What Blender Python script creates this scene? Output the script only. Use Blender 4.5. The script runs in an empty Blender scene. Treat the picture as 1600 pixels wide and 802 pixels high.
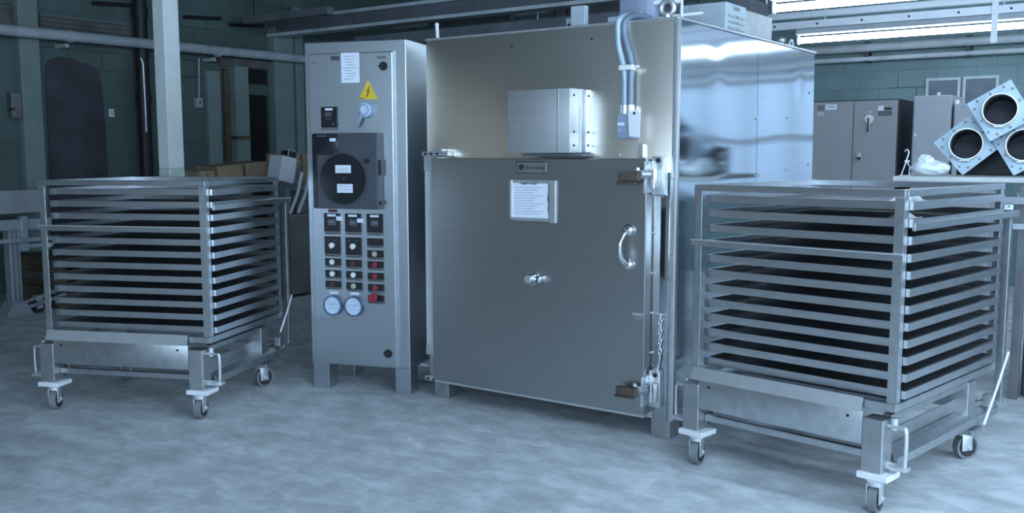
import bpy, bmesh, math, random
from mathutils import Vector, Matrix

R = random.Random(7)
sc = bpy.context.scene
COL = sc.collection
A0 = 0.6161                       # yaw of the building (and of the oven) against the camera
CA, SA = math.cos(A0), math.sin(A0)


def W(u, v, z=0.0):               # room axes (u along the back wall, v towards it) -> world
    return (u * CA + v * SA, -u * SA + v * CA, z)


# ------------------------------------------------------------------ materials
def new_mat(name):
    m = bpy.data.materials.new(name)
    m.use_nodes = True
    nt = m.node_tree
    return m, nt, nt.nodes['Principled BSDF']


def N(nt, t, **kw):
    n = nt.nodes.new(t)
    for k, v in kw.items():
        setattr(n, k, v)
    return n


def plain(name, col, rough=0.5, metal=0.0, var=0.12, scale=9.0, bump=0.0, spec=0.5):
    """a paint, plastic or plain metal with slight procedural variation"""
    m, nt, b = new_mat(name)
    tc = N(nt, 'ShaderNodeTexCoord')
    nz = N(nt, 'ShaderNodeTexNoise')
    nz.inputs['Scale'].default_value = scale
    nz.inputs['Detail'].default_value = 4
    nt.links.new(tc.outputs['Object'], nz.inputs['Vector'])
    rp = N(nt, 'ShaderNodeValToRGB')
    rp.color_ramp.elements[0].position = 0.3
    rp.color_ramp.elements[1].position = 0.7
    rp.color_ramp.elements[0].color = (*[c * (1 - var) for c in col], 1)
    rp.color_ramp.elements[1].color = (*[min(1, c * (1 + var)) for c in col], 1)
    nt.links.new(nz.outputs['Fac'], rp.inputs['Fac'])
    nt.links.new(rp.outputs['Color'], b.inputs['Base Color'])
    b.inputs['Roughness'].default_value = rough
    b.inputs['Metallic'].default_value = metal
    b.inputs['Specular IOR Level'].default_value = spec
    if bump:
        bp = N(nt, 'ShaderNodeBump')
        bp.inputs['Strength'].default_value = bump
        bp.inputs['Distance'].default_value = 0.01
        nt.links.new(nz.outputs['Fac'], bp.inputs['Height'])
        nt.links.new(bp.outputs['Normal'], b.inputs['Normal'])
    return m


def brushed(name, col, rough=0.3, aniso=0.6, wave=0.0, wscale=(1, 1, 1), grain=(2, 2, 300), var=0.08):
    """brushed sheet steel: fine grain in one direction, slow buckles of the sheet"""
    m, nt, b = new_mat(name)
    tc = N(nt, 'ShaderNodeTexCoord')
    mp = N(nt, 'ShaderNodeMapping')
    mp.inputs['Scale'].default_value = grain
    nt.links.new(tc.outputs['Object'], mp.inputs['Vector'])
    nz = N(nt, 'ShaderNodeTexNoise')
    nz.inputs['Scale'].default_value = 1.0
    nz.inputs['Detail'].default_value = 3
    nt.links.new(mp.outputs['Vector'], nz.inputs['Vector'])
    rp = N(nt, 'ShaderNodeValToRGB')
    rp.color_ramp.elements[0].position = 0.25
    rp.color_ramp.elements[1].position = 0.75
    rp.color_ramp.elements[0].color = (*[c * (1 - var) for c in col], 1)
    rp.color_ramp.elements[1].color = (*[min(1, c * (1 + var)) for c in col], 1)
    nt.links.new(nz.outputs['Fac'], rp.inputs['Fac'])
    nt.links.new(rp.outputs['Color'], b.inputs['Base Color'])
    b.inputs['Metallic'].default_value = 1.0
    b.inputs['Roughness'].default_value = rough
    if aniso:
        tg = N(nt, 'ShaderNodeTangent')
        tg.direction_type = 'RADIAL'
        tg.axis = 'Z'
        nt.links.new(tg.outputs['Tangent'], b.inputs['Tangent'])
        b.inputs['Anisotropic'].default_value = aniso
        b.inputs['Anisotropic Rotation'].default_value = 0.0
    if wave:
        mp2 = N(nt, 'ShaderNodeMapping')
        mp2.inputs['Scale'].default_value = wscale
        nt.links.new(tc.outputs['Object'], mp2.inputs['Vector'])
        n2 = N(nt, 'ShaderNodeTexNoise')
        n2.inputs['Scale'].default_value = 1.0
        n2.inputs['Detail'].default_value = 1.0
        nt.links.new(mp2.outputs['Vector'], n2.inputs['Vector'])
        bp = N(nt, 'ShaderNodeBump')
        bp.inputs['Strength'].default_value = 1.0
        bp.inputs['Distance'].default_value = wave
        nt.links.new(n2.outputs['Fac'], bp.inputs['Height'])
        nt.links.new(bp.outputs['Normal'], b.inputs['Normal'])
    return m


def glow(name, col, strength):
    m, nt, b = new_mat(name)
    b.inputs['Base Color'].default_value = (*col, 1)
    b.inputs['Emission Color'].default_value = (*col, 1)
    b.inputs['Emission Strength'].default_value = strength
    return m


def concrete():
    m, nt, b = new_mat('worn_concrete_floor')
    tc = N(nt, 'ShaderNodeTexCoord')

    def noise(scale, detail, sx=1, sy=1, dist=0.0):
        mp = N(nt, 'ShaderNodeMapping')
        mp.inputs['Scale'].default_value = (sx, sy, 1)
        nt.links.new(tc.outputs['Object'], mp.inputs['Vector'])
        n = N(nt, 'ShaderNodeTexNoise')
        n.inputs['Scale'].default_value = scale
        n.inputs['Detail'].default_value = detail
        n.inputs['Distortion'].default_value = dist
        nt.links.new(mp.outputs['Vector'], n.inputs['Vector'])
        return n

    def ramp(src, stops):
        r = N(nt, 'ShaderNodeValToRGB')
        e = r.color_ramp.elements
        e[0].position, e[0].color = stops[0][0], (*stops[0][1], 1)
        e[1].position, e[1].color = stops[-1][0], (*stops[-1][1], 1)
        for p, c in stops[1:-1]:
            x = e.new(p)
            x.color = (*c, 1)
        nt.links.new(src, r.inputs['Fac'])
        return r
    big = noise(0.5, 5, dist=0.2)
    base = ramp(big.outputs['Fac'], [(0.3, (0.46, 0.485, 0.50)), (0.5, (0.56, 0.585, 0.60)), (0.7, (0.64, 0.67, 0.685))])
    mid = noise(4.2, 10, 1.0, 1.5, 0.35)
    mid.inputs['Roughness'].default_value = 0.62
    worn = ramp(mid.outputs['Fac'], [(0.36, (0.70, 0.70, 0.70)), (0.5, (0.95, 0.95, 0.95)), (0.64, (1.28, 1.28, 1.28))])
    mx = N(nt, 'ShaderNodeMixRGB')
    mx.blend_type = 'MULTIPLY'
    mx.inputs['Fac'].default_value = 0.75
    nt.links.new(base.outputs['Color'], mx.inputs[1])
    nt.links.new(worn.outputs['Color'], mx.inputs[2])
    fine = noise(22, 6)
    fr = ramp(fine.outputs['Fac'], [(0.3, (0.85, 0.85, 0.85)), (0.7, (1.1, 1.1, 1.1))])
    mx2 = N(nt, 'ShaderNodeMixRGB')
    mx2.blend_type = 'MULTIPLY'
    mx2.inputs['Fac'].default_value = 0.6
    nt.links.new(mx.outputs['Color'], mx2.inputs[1])
    nt.links.new(fr.outputs['Color'], mx2.inputs[2])
    # a few hairline scratches
    mp = N(nt, 'ShaderNodeMapping')
    mp.inputs['Scale'].default_value = (0.7, 5.0, 1)
    mp.inputs['Rotation'].default_value = (0, 0, 0.5)
    nt.links.new(tc.outputs['Object'], mp.inputs['Vector'])
    vo = N(nt, 'ShaderNodeTexNoise')
    vo.inputs['Scale'].default_value = 2.2
    vo.inputs['Detail'].default_value = 10
    vo.inputs['Roughness'].default_value = 0.7
    nt.links.new(mp.outputs['Vector'], vo.inputs['Vector'])
    sr = ramp(vo.outputs['Fac'], [(0.60, (0, 0, 0)), (0.68, (1, 1, 1))])
    mx3 = N(nt, 'ShaderNodeMixRGB')
    mx3.inputs[2].default_value = (0.60, 0.63, 0.64, 1)
    ml = N(nt, 'ShaderNodeMath')
    ml.operation = 'MULTIPLY'
    ml.inputs[1].default_value = 0.45
    nt.links.new(sr.outputs['Color'], ml.inputs[0])
    nt.links.new(ml.outputs[0], mx3.inputs['Fac'])
    nt.links.new(mx2.outputs['Color'], mx3.inputs[1])
    nt.links.new(mx3.outputs['Color'], b.inputs['Base Color'])
    rr = ramp(mid.outputs['Fac'], [(0.35, (0.62, 0.62, 0.62)), (0.65, (0.42, 0.42, 0.42))])
    nt.links.new(rr.outputs['Color'], b.inputs['Roughness'])
    b.inputs['Specular IOR Level'].default_value = 0.4
    bp = N(nt, 'ShaderNodeBump')
    bp.inputs['Strength'].default_value = 0.15
    bp.inputs['Distance'].default_value = 0.005
    nt.links.new(fine.outputs['Fac'], bp.inputs['Height'])
    nt.links.new(bp.outputs['Normal'], b.inputs['Normal'])
    return m


def painted_block(name, col, axis):
    """painted concrete block wall: bump joints, patchy old paint. axis 0: wall runs along local x, 1: along local y"""
    m, nt, b = new_mat(name)
    tc = N(nt, 'ShaderNodeTexCoord')
    sp = N(nt, 'ShaderNodeSeparateXYZ')
    nt.links.new(tc.outputs['Object'], sp.inputs[0])
    cb = N(nt, 'ShaderNodeCombineXYZ')
    nt.links.new(sp.outputs[axis], cb.inputs[0])
    nt.links.new(sp.outputs[2], cb.inputs[1])
    br = N(nt, 'ShaderNodeTexBrick')
    br.inputs['Scale'].default_value = 1.0
    br.inputs['Brick Width'].default_value = 0.42
    br.inputs['Row Height'].default_value = 0.205
    br.inputs['Mortar Size'].default_value = 0.006
    br.inputs['Mortar Smooth'].default_value = 0.3
    br.inputs['Color1'].default_value = (*[c * 0.93 for c in col], 1)
    br.inputs['Color2'].default_value = (*[c * 1.05 for c in col], 1)
    br.inputs['Mortar'].default_value = (*[c * 0.86 for c in col], 1)
    nt.links.new(cb.outputs[0], br.inputs['Vector'])
    nz = N(nt, 'ShaderNodeTexNoise')
    nz.inputs['Scale'].default_value = 1.3
    nz.inputs['Detail'].default_value = 7
    nt.links.new(tc.outputs['Object'], nz.inputs['Vector'])
    rp = N(nt, 'ShaderNodeValToRGB')
    rp.color_ramp.elements[0].position = 0.3
    rp.color_ramp.elements[1].position = 0.7
    rp.color_ramp.elements[0].color = (0.78, 0.78, 0.78, 1)
    rp.color_ramp.elements[1].color = (1.12, 1.12, 1.12, 1)
    nt.links.new(nz.outputs['Fac'], rp.inputs['Fac'])
    mx = N(nt, 'ShaderNodeMixRGB')
    mx.blend_type = 'MULTIPLY'
    mx.inputs['Fac'].default_value = 1.0
    nt.links.new(br.outputs['Color'], mx.inputs[1])
    nt.links.new(rp.outputs['Color'], mx.inputs[2])
    # open cracked joints here and there
    nz2 = N(nt, 'ShaderNodeTexNoise')
    nz2.inputs['Scale'].default_value = 0.9
    nz2.inputs['Detail'].default_value = 2
    nt.links.new(cb.outputs[0], nz2.inputs['Vector'])
    r2 = N(nt, 'ShaderNodeValToRGB')
    r2.color_ramp.elements[0].position = 0.55
    r2.color_ramp.elements[1].position = 0.60
    nt.links.new(nz2.outputs['Fac'], r2.inputs['Fac'])
    ml = N(nt, 'ShaderNodeMath')
    ml.operation = 'MULTIPLY'
    nt.links.new(r2.outputs['Color'], ml.inputs[0])
    nt.links.new(br.outputs['Fac'], ml.inputs[1])
    mx2 = N(nt, 'ShaderNodeMixRGB')
    mx2.inputs[2].default_value = (0.03, 0.04, 0.05, 1)
    nt.links.new(ml.outputs[0], mx2.inputs['Fac'])
    nt.links.new(mx.outputs['Color'], mx2.inputs[1])
    nt.links.new(mx2.outputs['Color'], b.inputs['Base Color'])
    b.inputs['Roughness'].default_value = 0.6
    iv = N(nt, 'ShaderNodeMath')
    iv.operation = 'SUBTRACT'
    iv.inputs[0].default_value = 1.0
    nt.links.new(br.outputs['Fac'], iv.inputs[1])
    bp = N(nt, 'ShaderNodeBump')
    bp.inputs['Strength'].default_value = 0.5
    bp.inputs['Distance'].default_value = 0.006
    nt.links.new(iv.outputs[0], bp.inputs['Height'])
    nt.links.new(bp.outputs['Normal'], b.inputs['Normal'])
    return m


def perforated():
    m, nt, b = new_mat('perforated_dark_steel')
    tc = N(nt, 'ShaderNodeTexCoord')
    vo = N(nt, 'ShaderNodeTexVoronoi')
    vo.inputs['Scale'].default_value = 70
    vo.inputs['Randomness'].default_value = 0.15
    nt.links.new(tc.outputs['Object'], vo.inputs['Vector'])
    rp = N(nt, 'ShaderNodeValToRGB')
    rp.color_ramp.elements[0].position = 0.40
    rp.color_ramp.elements[1].position = 0.50
    rp.color_ramp.elements[0].color = (0.02, 0.02, 0.022, 1)
    rp.color_ramp.elements[1].color = (0.22, 0.23, 0.25, 1)
    nt.links.new(vo.outputs['Distance'], rp.inputs['Fac'])
    nt.links.new(rp.outputs['Color'], b.inputs['Base Color'])
    b.inputs['Metallic'].default_value = 0.6
    b.inputs['Roughness'].default_value = 0.55
    return m


M = {}
M['floor'] = concrete()
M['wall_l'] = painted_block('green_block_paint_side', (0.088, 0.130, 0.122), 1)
M['wall_b'] = painted_block('green_block_paint_back_lit', (0.13, 0.20, 0.215), 0)  # same paint as the side wall, lightened for the nearby tube light
M['wall_o'] = plain('cream_reflector_paint', (0.60, 0.54, 0.45), 0.7)  # cream brightened and warmed for what the oven front reflects
M['ceil'] = plain('mottled_ceiling_paint', (0.26, 0.29, 0.31), 0.8, var=0.3, scale=1.5)  # grey, mottled at random
M['beam'] = plain('grey_beam_paint', (0.50, 0.56, 0.60), 0.6, var=0.2, scale=3)
M['beam_dark'] = plain('dark_beam_paint', (0.13, 0.145, 0.165), 0.6, var=0.2, scale=3)
M['pillar'] = plain('white_pillar_paint', (0.86, 0.90, 0.89), 0.5, var=0.05, scale=4)
M['pillar_g'] = plain('pale_green_pillar_paint', (0.20, 0.26, 0.25), 0.6, var=0.1, scale=4)
M['dado'] = plain('green_dado_paint', (0.58, 0.72, 0.64), 0.6)
M['infill'] = plain('dark_plaster_infill', (0.055, 0.055, 0.068), 0.85, var=0.3, scale=3)
M['black'] = plain('black_void', (0.008, 0.009, 0.011), 0.9)
M['wood'] = plain('old_brown_wood', (0.10, 0.075, 0.05), 0.7, var=0.3, scale=6)
M['board'] = plain('grey_timber', (0.11, 0.105, 0.10), 0.75, var=0.35, scale=5)
M['pipe'] = plain('pale_pipe_paint', (0.40, 0.44, 0.47), 0.55, var=0.15, scale=5)
M['pipe_dark'] = plain('black_iron_pipe', (0.012, 0.014, 0.017), 0.5, var=0.3)
M['conduit'] = plain('galvanised_conduit', (0.62, 0.65, 0.68), 0.35, 0.7)
M['steel_front'] = brushed('brushed_steel_front', (0.90, 0.83, 0.73), 0.30, 0.2, 0.006, (2.2, 1.0, 1.1))  # warm tone of the reflected room put into the steel colour
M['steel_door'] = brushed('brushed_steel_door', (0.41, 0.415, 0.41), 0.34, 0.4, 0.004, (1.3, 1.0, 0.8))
M['steel_side'] = brushed('brushed_steel_side', (0.52, 0.56, 0.60), 0.08, 0.7, 0.0008, (1.0, 2.2, 2.2))  # blue of the reflected light put into the steel colour
M['steel_cab'] = brushed('brushed_steel_cabinet', (0.47, 0.515, 0.555), 0.33, 0.5, 0.004, (1.5, 1, 0.9))
M['steel_box'] = brushed('brushed_steel_box', (0.60, 0.62, 0.63), 0.48, 0.4)
M['steel'] = brushed('steel_frame', (0.56, 0.585, 0.61), 0.36, 0, grain=(20, 20, 20), var=0.12)
M['steel_dull'] = brushed('steel_dull', (0.46, 0.475, 0.49), 0.45, 0, grain=(14, 14, 14), var=0.15)
M['steel_flange'] = brushed('pale_flange_steel', (0.80, 0.82, 0.84), 0.5, 0, grain=(14, 14, 14), var=0.05)
M['steel_tray'] = brushed('steel_tray', (0.60, 0.625, 0.65), 0.33, 0, grain=(8, 8, 60), var=0.1)
M['chrome'] = plain('chrome', (0.80, 0.82, 0.84), 0.12, 1.0, 0.03)
M['zinc'] = plain('zinc_plate', (0.66, 0.68, 0.70), 0.38, 0.8, 0.08)
M['duct_in'] = plain('dark_duct_hollow', (0.035, 0.04, 0.055), 0.6)  # shade inside the ducts put into the colour
M['galv'] = plain('galvanised_flange', (0.33, 0.415, 0.47), 0.45, 0.5, 0.10, 12)
M['perf'] = perforated()
M['rubber'] = plain('dark_rubber', (0.018, 0.019, 0.021), 0.6)
M['tread'] = plain('grey_wheel_tread', (0.16, 0.17, 0.18), 0.6)
M['white_plate'] = plain('white_plate_paint', (0.72, 0.74, 0.76), 0.5, 0, 0.05)
M['paper'] = plain('white_paper', (0.74, 0.78, 0.86), 0.7, 0, 0.03)
M['print'] = plain('grey_print', (0.30, 0.34, 0.42), 0.7)
M['ink'] = plain('black_ink', (0.015, 0.015, 0.018), 0.6)
M['label'] = plain('white_label', (0.70, 0.74, 0.82), 0.6, 0, 0.03)
M['greylabel'] = plain('grey_nameplate', (0.22, 0.24, 0.26), 0.5)
M['strip'] = plain('aluminium_name_strip', (0.17, 0.18, 0.19), 0.5, 0.3)
M['plate_black'] = plain('black_panel', (0.010, 0.011, 0.014), 0.4)
M['screen'] = plain('dim_display', (0.08, 0.09, 0.11), 0.3)
M['rec'] = plain('charcoal_recorder_case', (0.055, 0.062, 0.075), 0.45)
M['rec_d'] = plain('dark_recorder_window', (0.016, 0.018, 0.022), 0.22)
M['yellow'] = plain('warning_yellow', (0.72, 0.50, 0.03), 0.5, 0, 0.04)
M['blue_grey'] = plain('blue_grey_plastic', (0.25, 0.32, 0.42), 0.45)
M['red'] = plain('red_button', (0.30, 0.02, 0.035), 0.4)
M['dred'] = plain('dull_red_button', (0.11, 0.02, 0.025), 0.45)
M['brown'] = plain('brown_button', (0.045, 0.022, 0.02), 0.45)
M['white'] = plain('white_button', (0.75, 0.76, 0.74), 0.4, 0, 0.03)
M['cream'] = plain('cream_button', (0.42, 0.40, 0.33), 0.45)
M['gauge'] = plain('gauge_face', (0.52, 0.62, 0.74), 0.4, 0, 0.08, 20)
M['gauge_rim'] = plain('gauge_rim', (0.07, 0.10, 0.17), 0.35)
M['handle_wood'] = plain('brown_latch_grip', (0.075, 0.055, 0.045), 0.5, 0, 0.3)
M['reflection_pale'] = plain('pale_reflection_tone', (0.60, 0.61, 0.62), 0.55, 0, 0.06)  # bright reflection on the oven front put into the colour
M['hose'] = plain('blue_grey_flexible_conduit', (0.34, 0.42, 0.50), 0.45, 0.2)
M['hose_d'] = plain('dark_flexible_conduit', (0.16, 0.21, 0.27), 0.45, 0.2)
M['box_grey'] = plain('grey_box_paint', (0.26, 0.30, 0.40), 0.5)
M['vent'] = plain('pale_vent_box', (0.46, 0.53, 0.58), 0.45, 0.2)
M['cab_paint'] = plain('taupe_cabinet_paint', (0.30, 0.30, 0.31), 0.5, 0, 0.05, 3)
M['cab_side'] = plain('dark_cabinet_side', (0.02, 0.022, 0.028), 0.5)
M['cab_pale'] = plain('pale_cabinet_paint', (0.40, 0.41, 0.44), 0.5, 0, 0.05, 3)
M['bench'] = plain('worn_bench_board', (0.55, 0.55, 0.53), 0.6, 0, 0.15, 5)
M['bag'] = plain('white_plastic_bag', (0.84, 0.88, 0.90), 0.45, 0, 0.04)
M['card'] = plain('brown_cardboard', (0.34, 0.25, 0.16), 0.8, 0, 0.18, 5)
M['alu'] = plain('aluminium_profile', (0.42, 0.46, 0.50), 0.4, 0.6)
M['dark_metal'] = plain('dark_machine_metal', (0.16, 0.165, 0.175), 0.45, 0.5, 0.2, 4)
M['grey_metal'] = plain('grey_machine_metal', (0.34, 0.36, 0.38), 0.45, 0.5, 0.12, 4)
M['window_void'] = plain('dusty_wall_glass', (0.10, 0.13, 0.16), 0.35)
M['tube'] = glow('added_overhead_tube', (0.57, 0.78, 1.0), 84.0)  # used by the added overhead lights
M['tube_low'] = glow('lit_fluorescent_tube_dimmed', (0.66, 0.84, 1.0), 14.0)  # dimmed so its reflection in the oven side does not burn out
M['fix'] = plain('white_fixture_enamel', (0.70, 0.74, 0.80), 0.45, 0, 0.04)
M['pane'] = glow('added_window_glow', (0.62, 0.80, 1.0), 1.6)  # glow of the added windows out of view
M['pane_dim'] = glow('added_reflection_glow', (0.70, 0.84, 1.0), 0.055)  # faint added glow for the oven side to reflect
M['winframe'] = plain('steel_window_frame', (0.30, 0.33, 0.35), 0.5)


def film():
    m, nt, b = new_mat('clear_wrap')
    b.inputs['Base Color'].default_value = (0.95, 0.97, 1, 1)
    b.inputs['Roughness'].default_value = 0.12
    b.inputs['Transmission Weight'].default_value = 1.0
    b.inputs['IOR'].default_value = 1.15
    return m


# ------------------------------------------------------------------ mesh building
class MB:
    def __init__(self):
        self.bm = bmesh.new()
        self.mats = []

    def mi(self, m):
        if m not in self.mats:
            self.mats.append(m)
        return self.mats.index(m)

    def box(self, x0, x1, y0, y1, z0, z1, m, bev=0.0, mx=None):
        co = [(x, y, z) for x in (x0, x1) for y in (y0, y1) for z in (z0, z1)]
        if mx is not None:
            co = [mx @ Vector(c) for c in co]
        vs = [self.bm.verts.new(c) for c in co]
        fs = []
        for q in ((0, 1, 3, 2), (4, 6, 7, 5), (0, 4, 5, 1), (2, 3, 7, 6), (0, 2, 6, 4), (1, 5, 7, 3)):
            f = self.bm.faces.new([vs[i] for i in q])
            f.material_index = self.mi(m)
            fs.append(f)
        if bev > 0:
            ed = list({e for f in fs for e in f.edges})
            bmesh.ops.bevel(self.bm, geom=ed, offset=bev, segments=2, profile=0.5, affect='EDGES', clamp_overlap=True)
        return self

    def prism(self, pts, axis, d0, d1, m):
        """polygon in the plane normal to axis, extruded from d0 to d1"""
        def P(p, d):
            return {'x': (d, p[0], p[1]), 'y': (p[0], d, p[1]), 'z': (p[0], p[1], d)}[axis]
        a = [self.bm.verts.new(P(p, d0)) for p in pts]
        b = [self.bm.verts.new(P(p, d1)) for p in pts]
        k = self.mi(m)
        fs = [self.bm.faces.new(a), self.bm.faces.new(b[::-1])]
        n = len(pts)
        for i in range(n):
            fs.append(self.bm.faces.new([a[i], b[i], b[(i + 1) % n], a[(i + 1) % n]]))
        for f in fs:
            f.material_index = k
        return self

    def cyl(self, p0, p1, r, m, r2=None, n=20, caps=True):
        p0, p1 = Vector(p0), Vector(p1)
        d = (p1 - p0).normalized()
        up = Vector((0, 0, 1)) if abs(d.z) < 0.9 else Vector((1, 0, 0))
        a = d.cross(up).normalized()
        b = d.cross(a)
        r2 = r if r2 is None else r2
        ra, rb = [], []
        for i in range(n):
            t = 2 * math.pi * i / n
            o = a * math.cos(t) + b * math.sin(t)
            ra.append(self.bm.verts.new(p0 + o * r))
            rb.append(self.bm.verts.new(p1 + o * r2))
        k = self.mi(m)
        for i in range(n):
            f = self.bm.faces.new([ra[i], ra[(i + 1) % n], rb[(i + 1) % n], rb[i]])
            f.material_index = k
            f.smooth = True
        if caps:
            for c in (ra[::-1], rb):
                f = self.bm.faces.new(c)
                f.material_index = k
        return self

    def ring(self, p0, p1, ri, ro, m, n=28):
        """a short pipe: outer wall, inner wall and both annular ends"""
        p0, p1 = Vector(p0), Vector(p1)
        d = (p1 - p0).normalized()
        up = Vector((0, 0, 1)) if abs(d.z) < 0.9 else Vector((1, 0, 0))
        a = d.cross(up).normalized()
        b = d.cross(a)
        L = []
        for p, r in ((p0, ro), (p1, ro), (p1, ri), (p0, ri)):
            L.append([self.bm.verts.new(p + (a * math.cos(2 * math.pi * i / n) + b * math.sin(2 * math.pi * i / n)) * r) for i in range(n)])
        k = self.mi(m)
        for j in range(4):
            x, y = L[j], L[(j + 1) % 4]
            for i in range(n):
                f = self.bm.faces.new([x[i], x[(i + 1) % n], y[(i + 1) % n], y[i]])
                f.material_index = k
                f.smooth = True
        return self

    def tube(self, pts, r, m, n=10, closed=False):
        pts = [Vector(p) for p in pts]
        rings = []
        prev = None
        L = len(pts)
        for i, p in enumerate(pts):
            if closed:
                t = (pts[(i + 1) % L] - pts[i - 1]).normalized()
            else:
                t = (pts[min(i + 1, L - 1)] - pts[max(i - 1, 0)]).normalized()
            if prev is None:
                up = Vector((0, 0, 1)) if abs(t.z) < 0.9 else Vector((1, 0, 0))
                a = t.cross(up).normalized()
            else:
                a = (prev - t * prev.dot(t)).normalized()
            prev = a
            b = t.cross(a)
            rings.append([self.bm.verts.new(p + (a * math.cos(2 * math.pi * j / n) + b * math.sin(2 * math.pi * j / n)) * r) for j in range(n)])
        k = self.mi(m)
        for i in range(L if closed else L - 1):
            x, y = rings[i], rings[(i + 1) % L]
            for j in range(n):
                f = self.bm.faces.new([x[j], x[(j + 1) % n], y[(j + 1) % n], y[j]])
                f.material_index = k
                f.smooth = True
        if not closed:
            for c in (rings[0][::-1], rings[-1]):
                f = self.bm.faces.new(c)
                f.material_index = k
        return self

    def blob(self, c, s, m, jitter=0.0, seed=1, sub=3):
        r = bmesh.ops.create_icosphere(self.bm, subdivisions=sub, radius=1.0)
        rr = random.Random(seed)
        k = self.mi(m)
        ph = [rr.uniform(0, 6.28) for _ in range(6)]
        for v in r['verts']:
            q = v.co.copy()
            j = 1 + jitter * (math.sin(5 * q.x + ph[0]) * math.sin(4 * q.y + ph[1]) + 0.6 * math.sin(9 * q.z + ph[2]) * math.sin(8 * q.x + ph[3]) + 0.4 * math.sin(15 * q.y + 11 * q.z + ph[4]))
            v.co = Vector((c[0] + q.x * s[0] * j, c[1] + q.y * s[1] * j, c[2] + q.z * s[2] * j))
        for f in {f for v in r['verts'] for f in v.link_faces}:
            f.material_index = k
            f.smooth = True
        return self

    def build(self, name, parent=None, smooth=False):
        bmesh.ops.recalc_face_normals(self.bm, faces=self.bm.faces[:])
        me = bpy.data.meshes.new(name)
        self.bm.to_mesh(me)
        self.bm.free()
        for m in self.mats:
            me.materials.append(M[m] if isinstance(m, str) else m)
        if any(p.use_smooth for p in me.polygons):
            me.set_sharp_from_angle(angle=math.radians(40))
        o = bpy.data.objects.new(name, me)
        COL.objects.link(o)
        if parent is not None:
            o.parent = parent
        return o


def tag(o, label=None, cat=None, group=None, kind=None):
    for k, v in (('label', label), ('category', cat), ('group', group), ('kind', kind)):
        if v:
            o[k] = v
    return o


def thing(name, label, cat, loc, rz=-A0, group=None):
    o = bpy.data.objects.new(name, None)
    o.empty_display_size = 0.1
    COL.objects.link(o)
    o.location = loc
    o.rotation_euler = (0, 0, rz)
    return tag(o, label, cat, group)


def place(o, loc, rz=-A0):
    o.location = loc
    o.rotation_euler = (0, 0, rz)
    return o


def struct(name, mb, label=None):
    o = mb.build(name)
    o.rotation_euler = (0, 0, -A0)
    o['kind'] = 'structure'
    if label:
        o['label'] = label
    return o


def text_mesh(name, body, size, mat, parent, mx):
    cu = bpy.data.curves.new(name, 'FONT')
    cu.body = body
    cu.size = size
    cu.extrude = 0.0006
    cu.resolution_u = 2
    tmp = bpy.data.objects.new(name + '_tmp', cu)
    COL.objects.link(tmp)
    bpy.context.view_layer.update()
    dg = bpy.context.evaluated_depsgraph_get()
    me = bpy.data.meshes.new_from_object(tmp.evaluated_get(dg))
    bpy.data.objects.remove(tmp)
    me.transform(mx)
    me.materials.clear()
    me.materials.append(M[mat])
    o = bpy.data.objects.new(name, me)
    COL.objects.link(o)
    o.parent = parent
    return o


UPRIGHT = Matrix.Rotation(math.pi / 2, 4, 'X')      # text lying in xy -> standing, read from -y


def copy_tree(o, parent=None):
    c = o.copy()
    COL.objects.link(c)
    if parent is not None:
        c.parent = parent
    for ch in list(o.children):
        copy_tree(ch, c)
    return c


# ------------------------------------------------------------------ the room
UL, UR, VF, VB, ZC = -10.4, 7.0, -7.0, 12.0, 4.1
struct('floor', MB().box(UL - .3, UR + .3, VF - .3, VB + .3, -0.15, 0.0, 'floor'))
struct('ceiling', MB().box(UL - .3, UR + .3, VF - .3, VB + .3, ZC, ZC + 0.15, 'ceil'))
# side wall with a black doorway and a blocked one
wl = MB()
D0, D1, DZ = 8.50, 8.94, 2.285
wl.box(UL - .25, UL, VF - .25, 1.5, 0, ZC, 'wall_o').box(UL - .25, UL, 1.5, D0, 0, ZC, 'wall_l').box(UL - .25, UL, D1, VB + .25, 0, ZC, 'wall_l').box(UL - .25, UL, D0, D1, DZ, ZC, 'wall_l')  # unseen cream stretch added to brighten the oven front's reflection
struct('wall_left', wl)
dr = MB().box(UL - .06, UL - .03, D0 - .02, D1 + .02, 0, DZ + .02, 'black').box(UL - .03, UL - .028, D0 + .05, D1 - .05, .1, DZ - .1, 'black')  # black panel stands for the unlit space beyond the doorway
struct('door_1', dr, 'black doorway in the green block wall')
inf = [(5.80, 0.0), (6.50, 0.0), (6.505, 1.3), (6.50, 1.9), (6.485, 2.2), (6.47, 2.42), (6.43, 2.47), (6.37, 2.50), (6.30, 2.53), (6.24, 2.525), (6.17, 2.555), (6.06, 2.575), (5.98, 2.57), (5.92, 2.545), (5.87, 2.535), (5.83, 2.47), (5.815, 2.3), (5.81, 1.5)]
struct('door_2', MB().prism(inf, 'x', UL - .01, UL + .012, 'infill'), 'old doorway filled in with dark plaster, ragged top')
ADDED_WINS_B = [(-0.7, 1.7), (2.5, 5.0)]  # unseen windows added so the oven side reflects a bluish glow
wb = MB()
edges = [UL] + [e for w in ADDED_WINS_B for e in w] + [UR]
for i in range(0, len(edges), 2):
    wb.box(edges[i], edges[i + 1], VB, VB + .25, 0, ZC, 'wall_b')
for a, b in ADDED_WINS_B:
    wb.box(a, b, VB, VB + .25, 0, 1.0, 'wall_b').box(a, b, VB, VB + .25, 3.2, ZC, 'wall_b')
struct('wall_back', wb)
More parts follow.
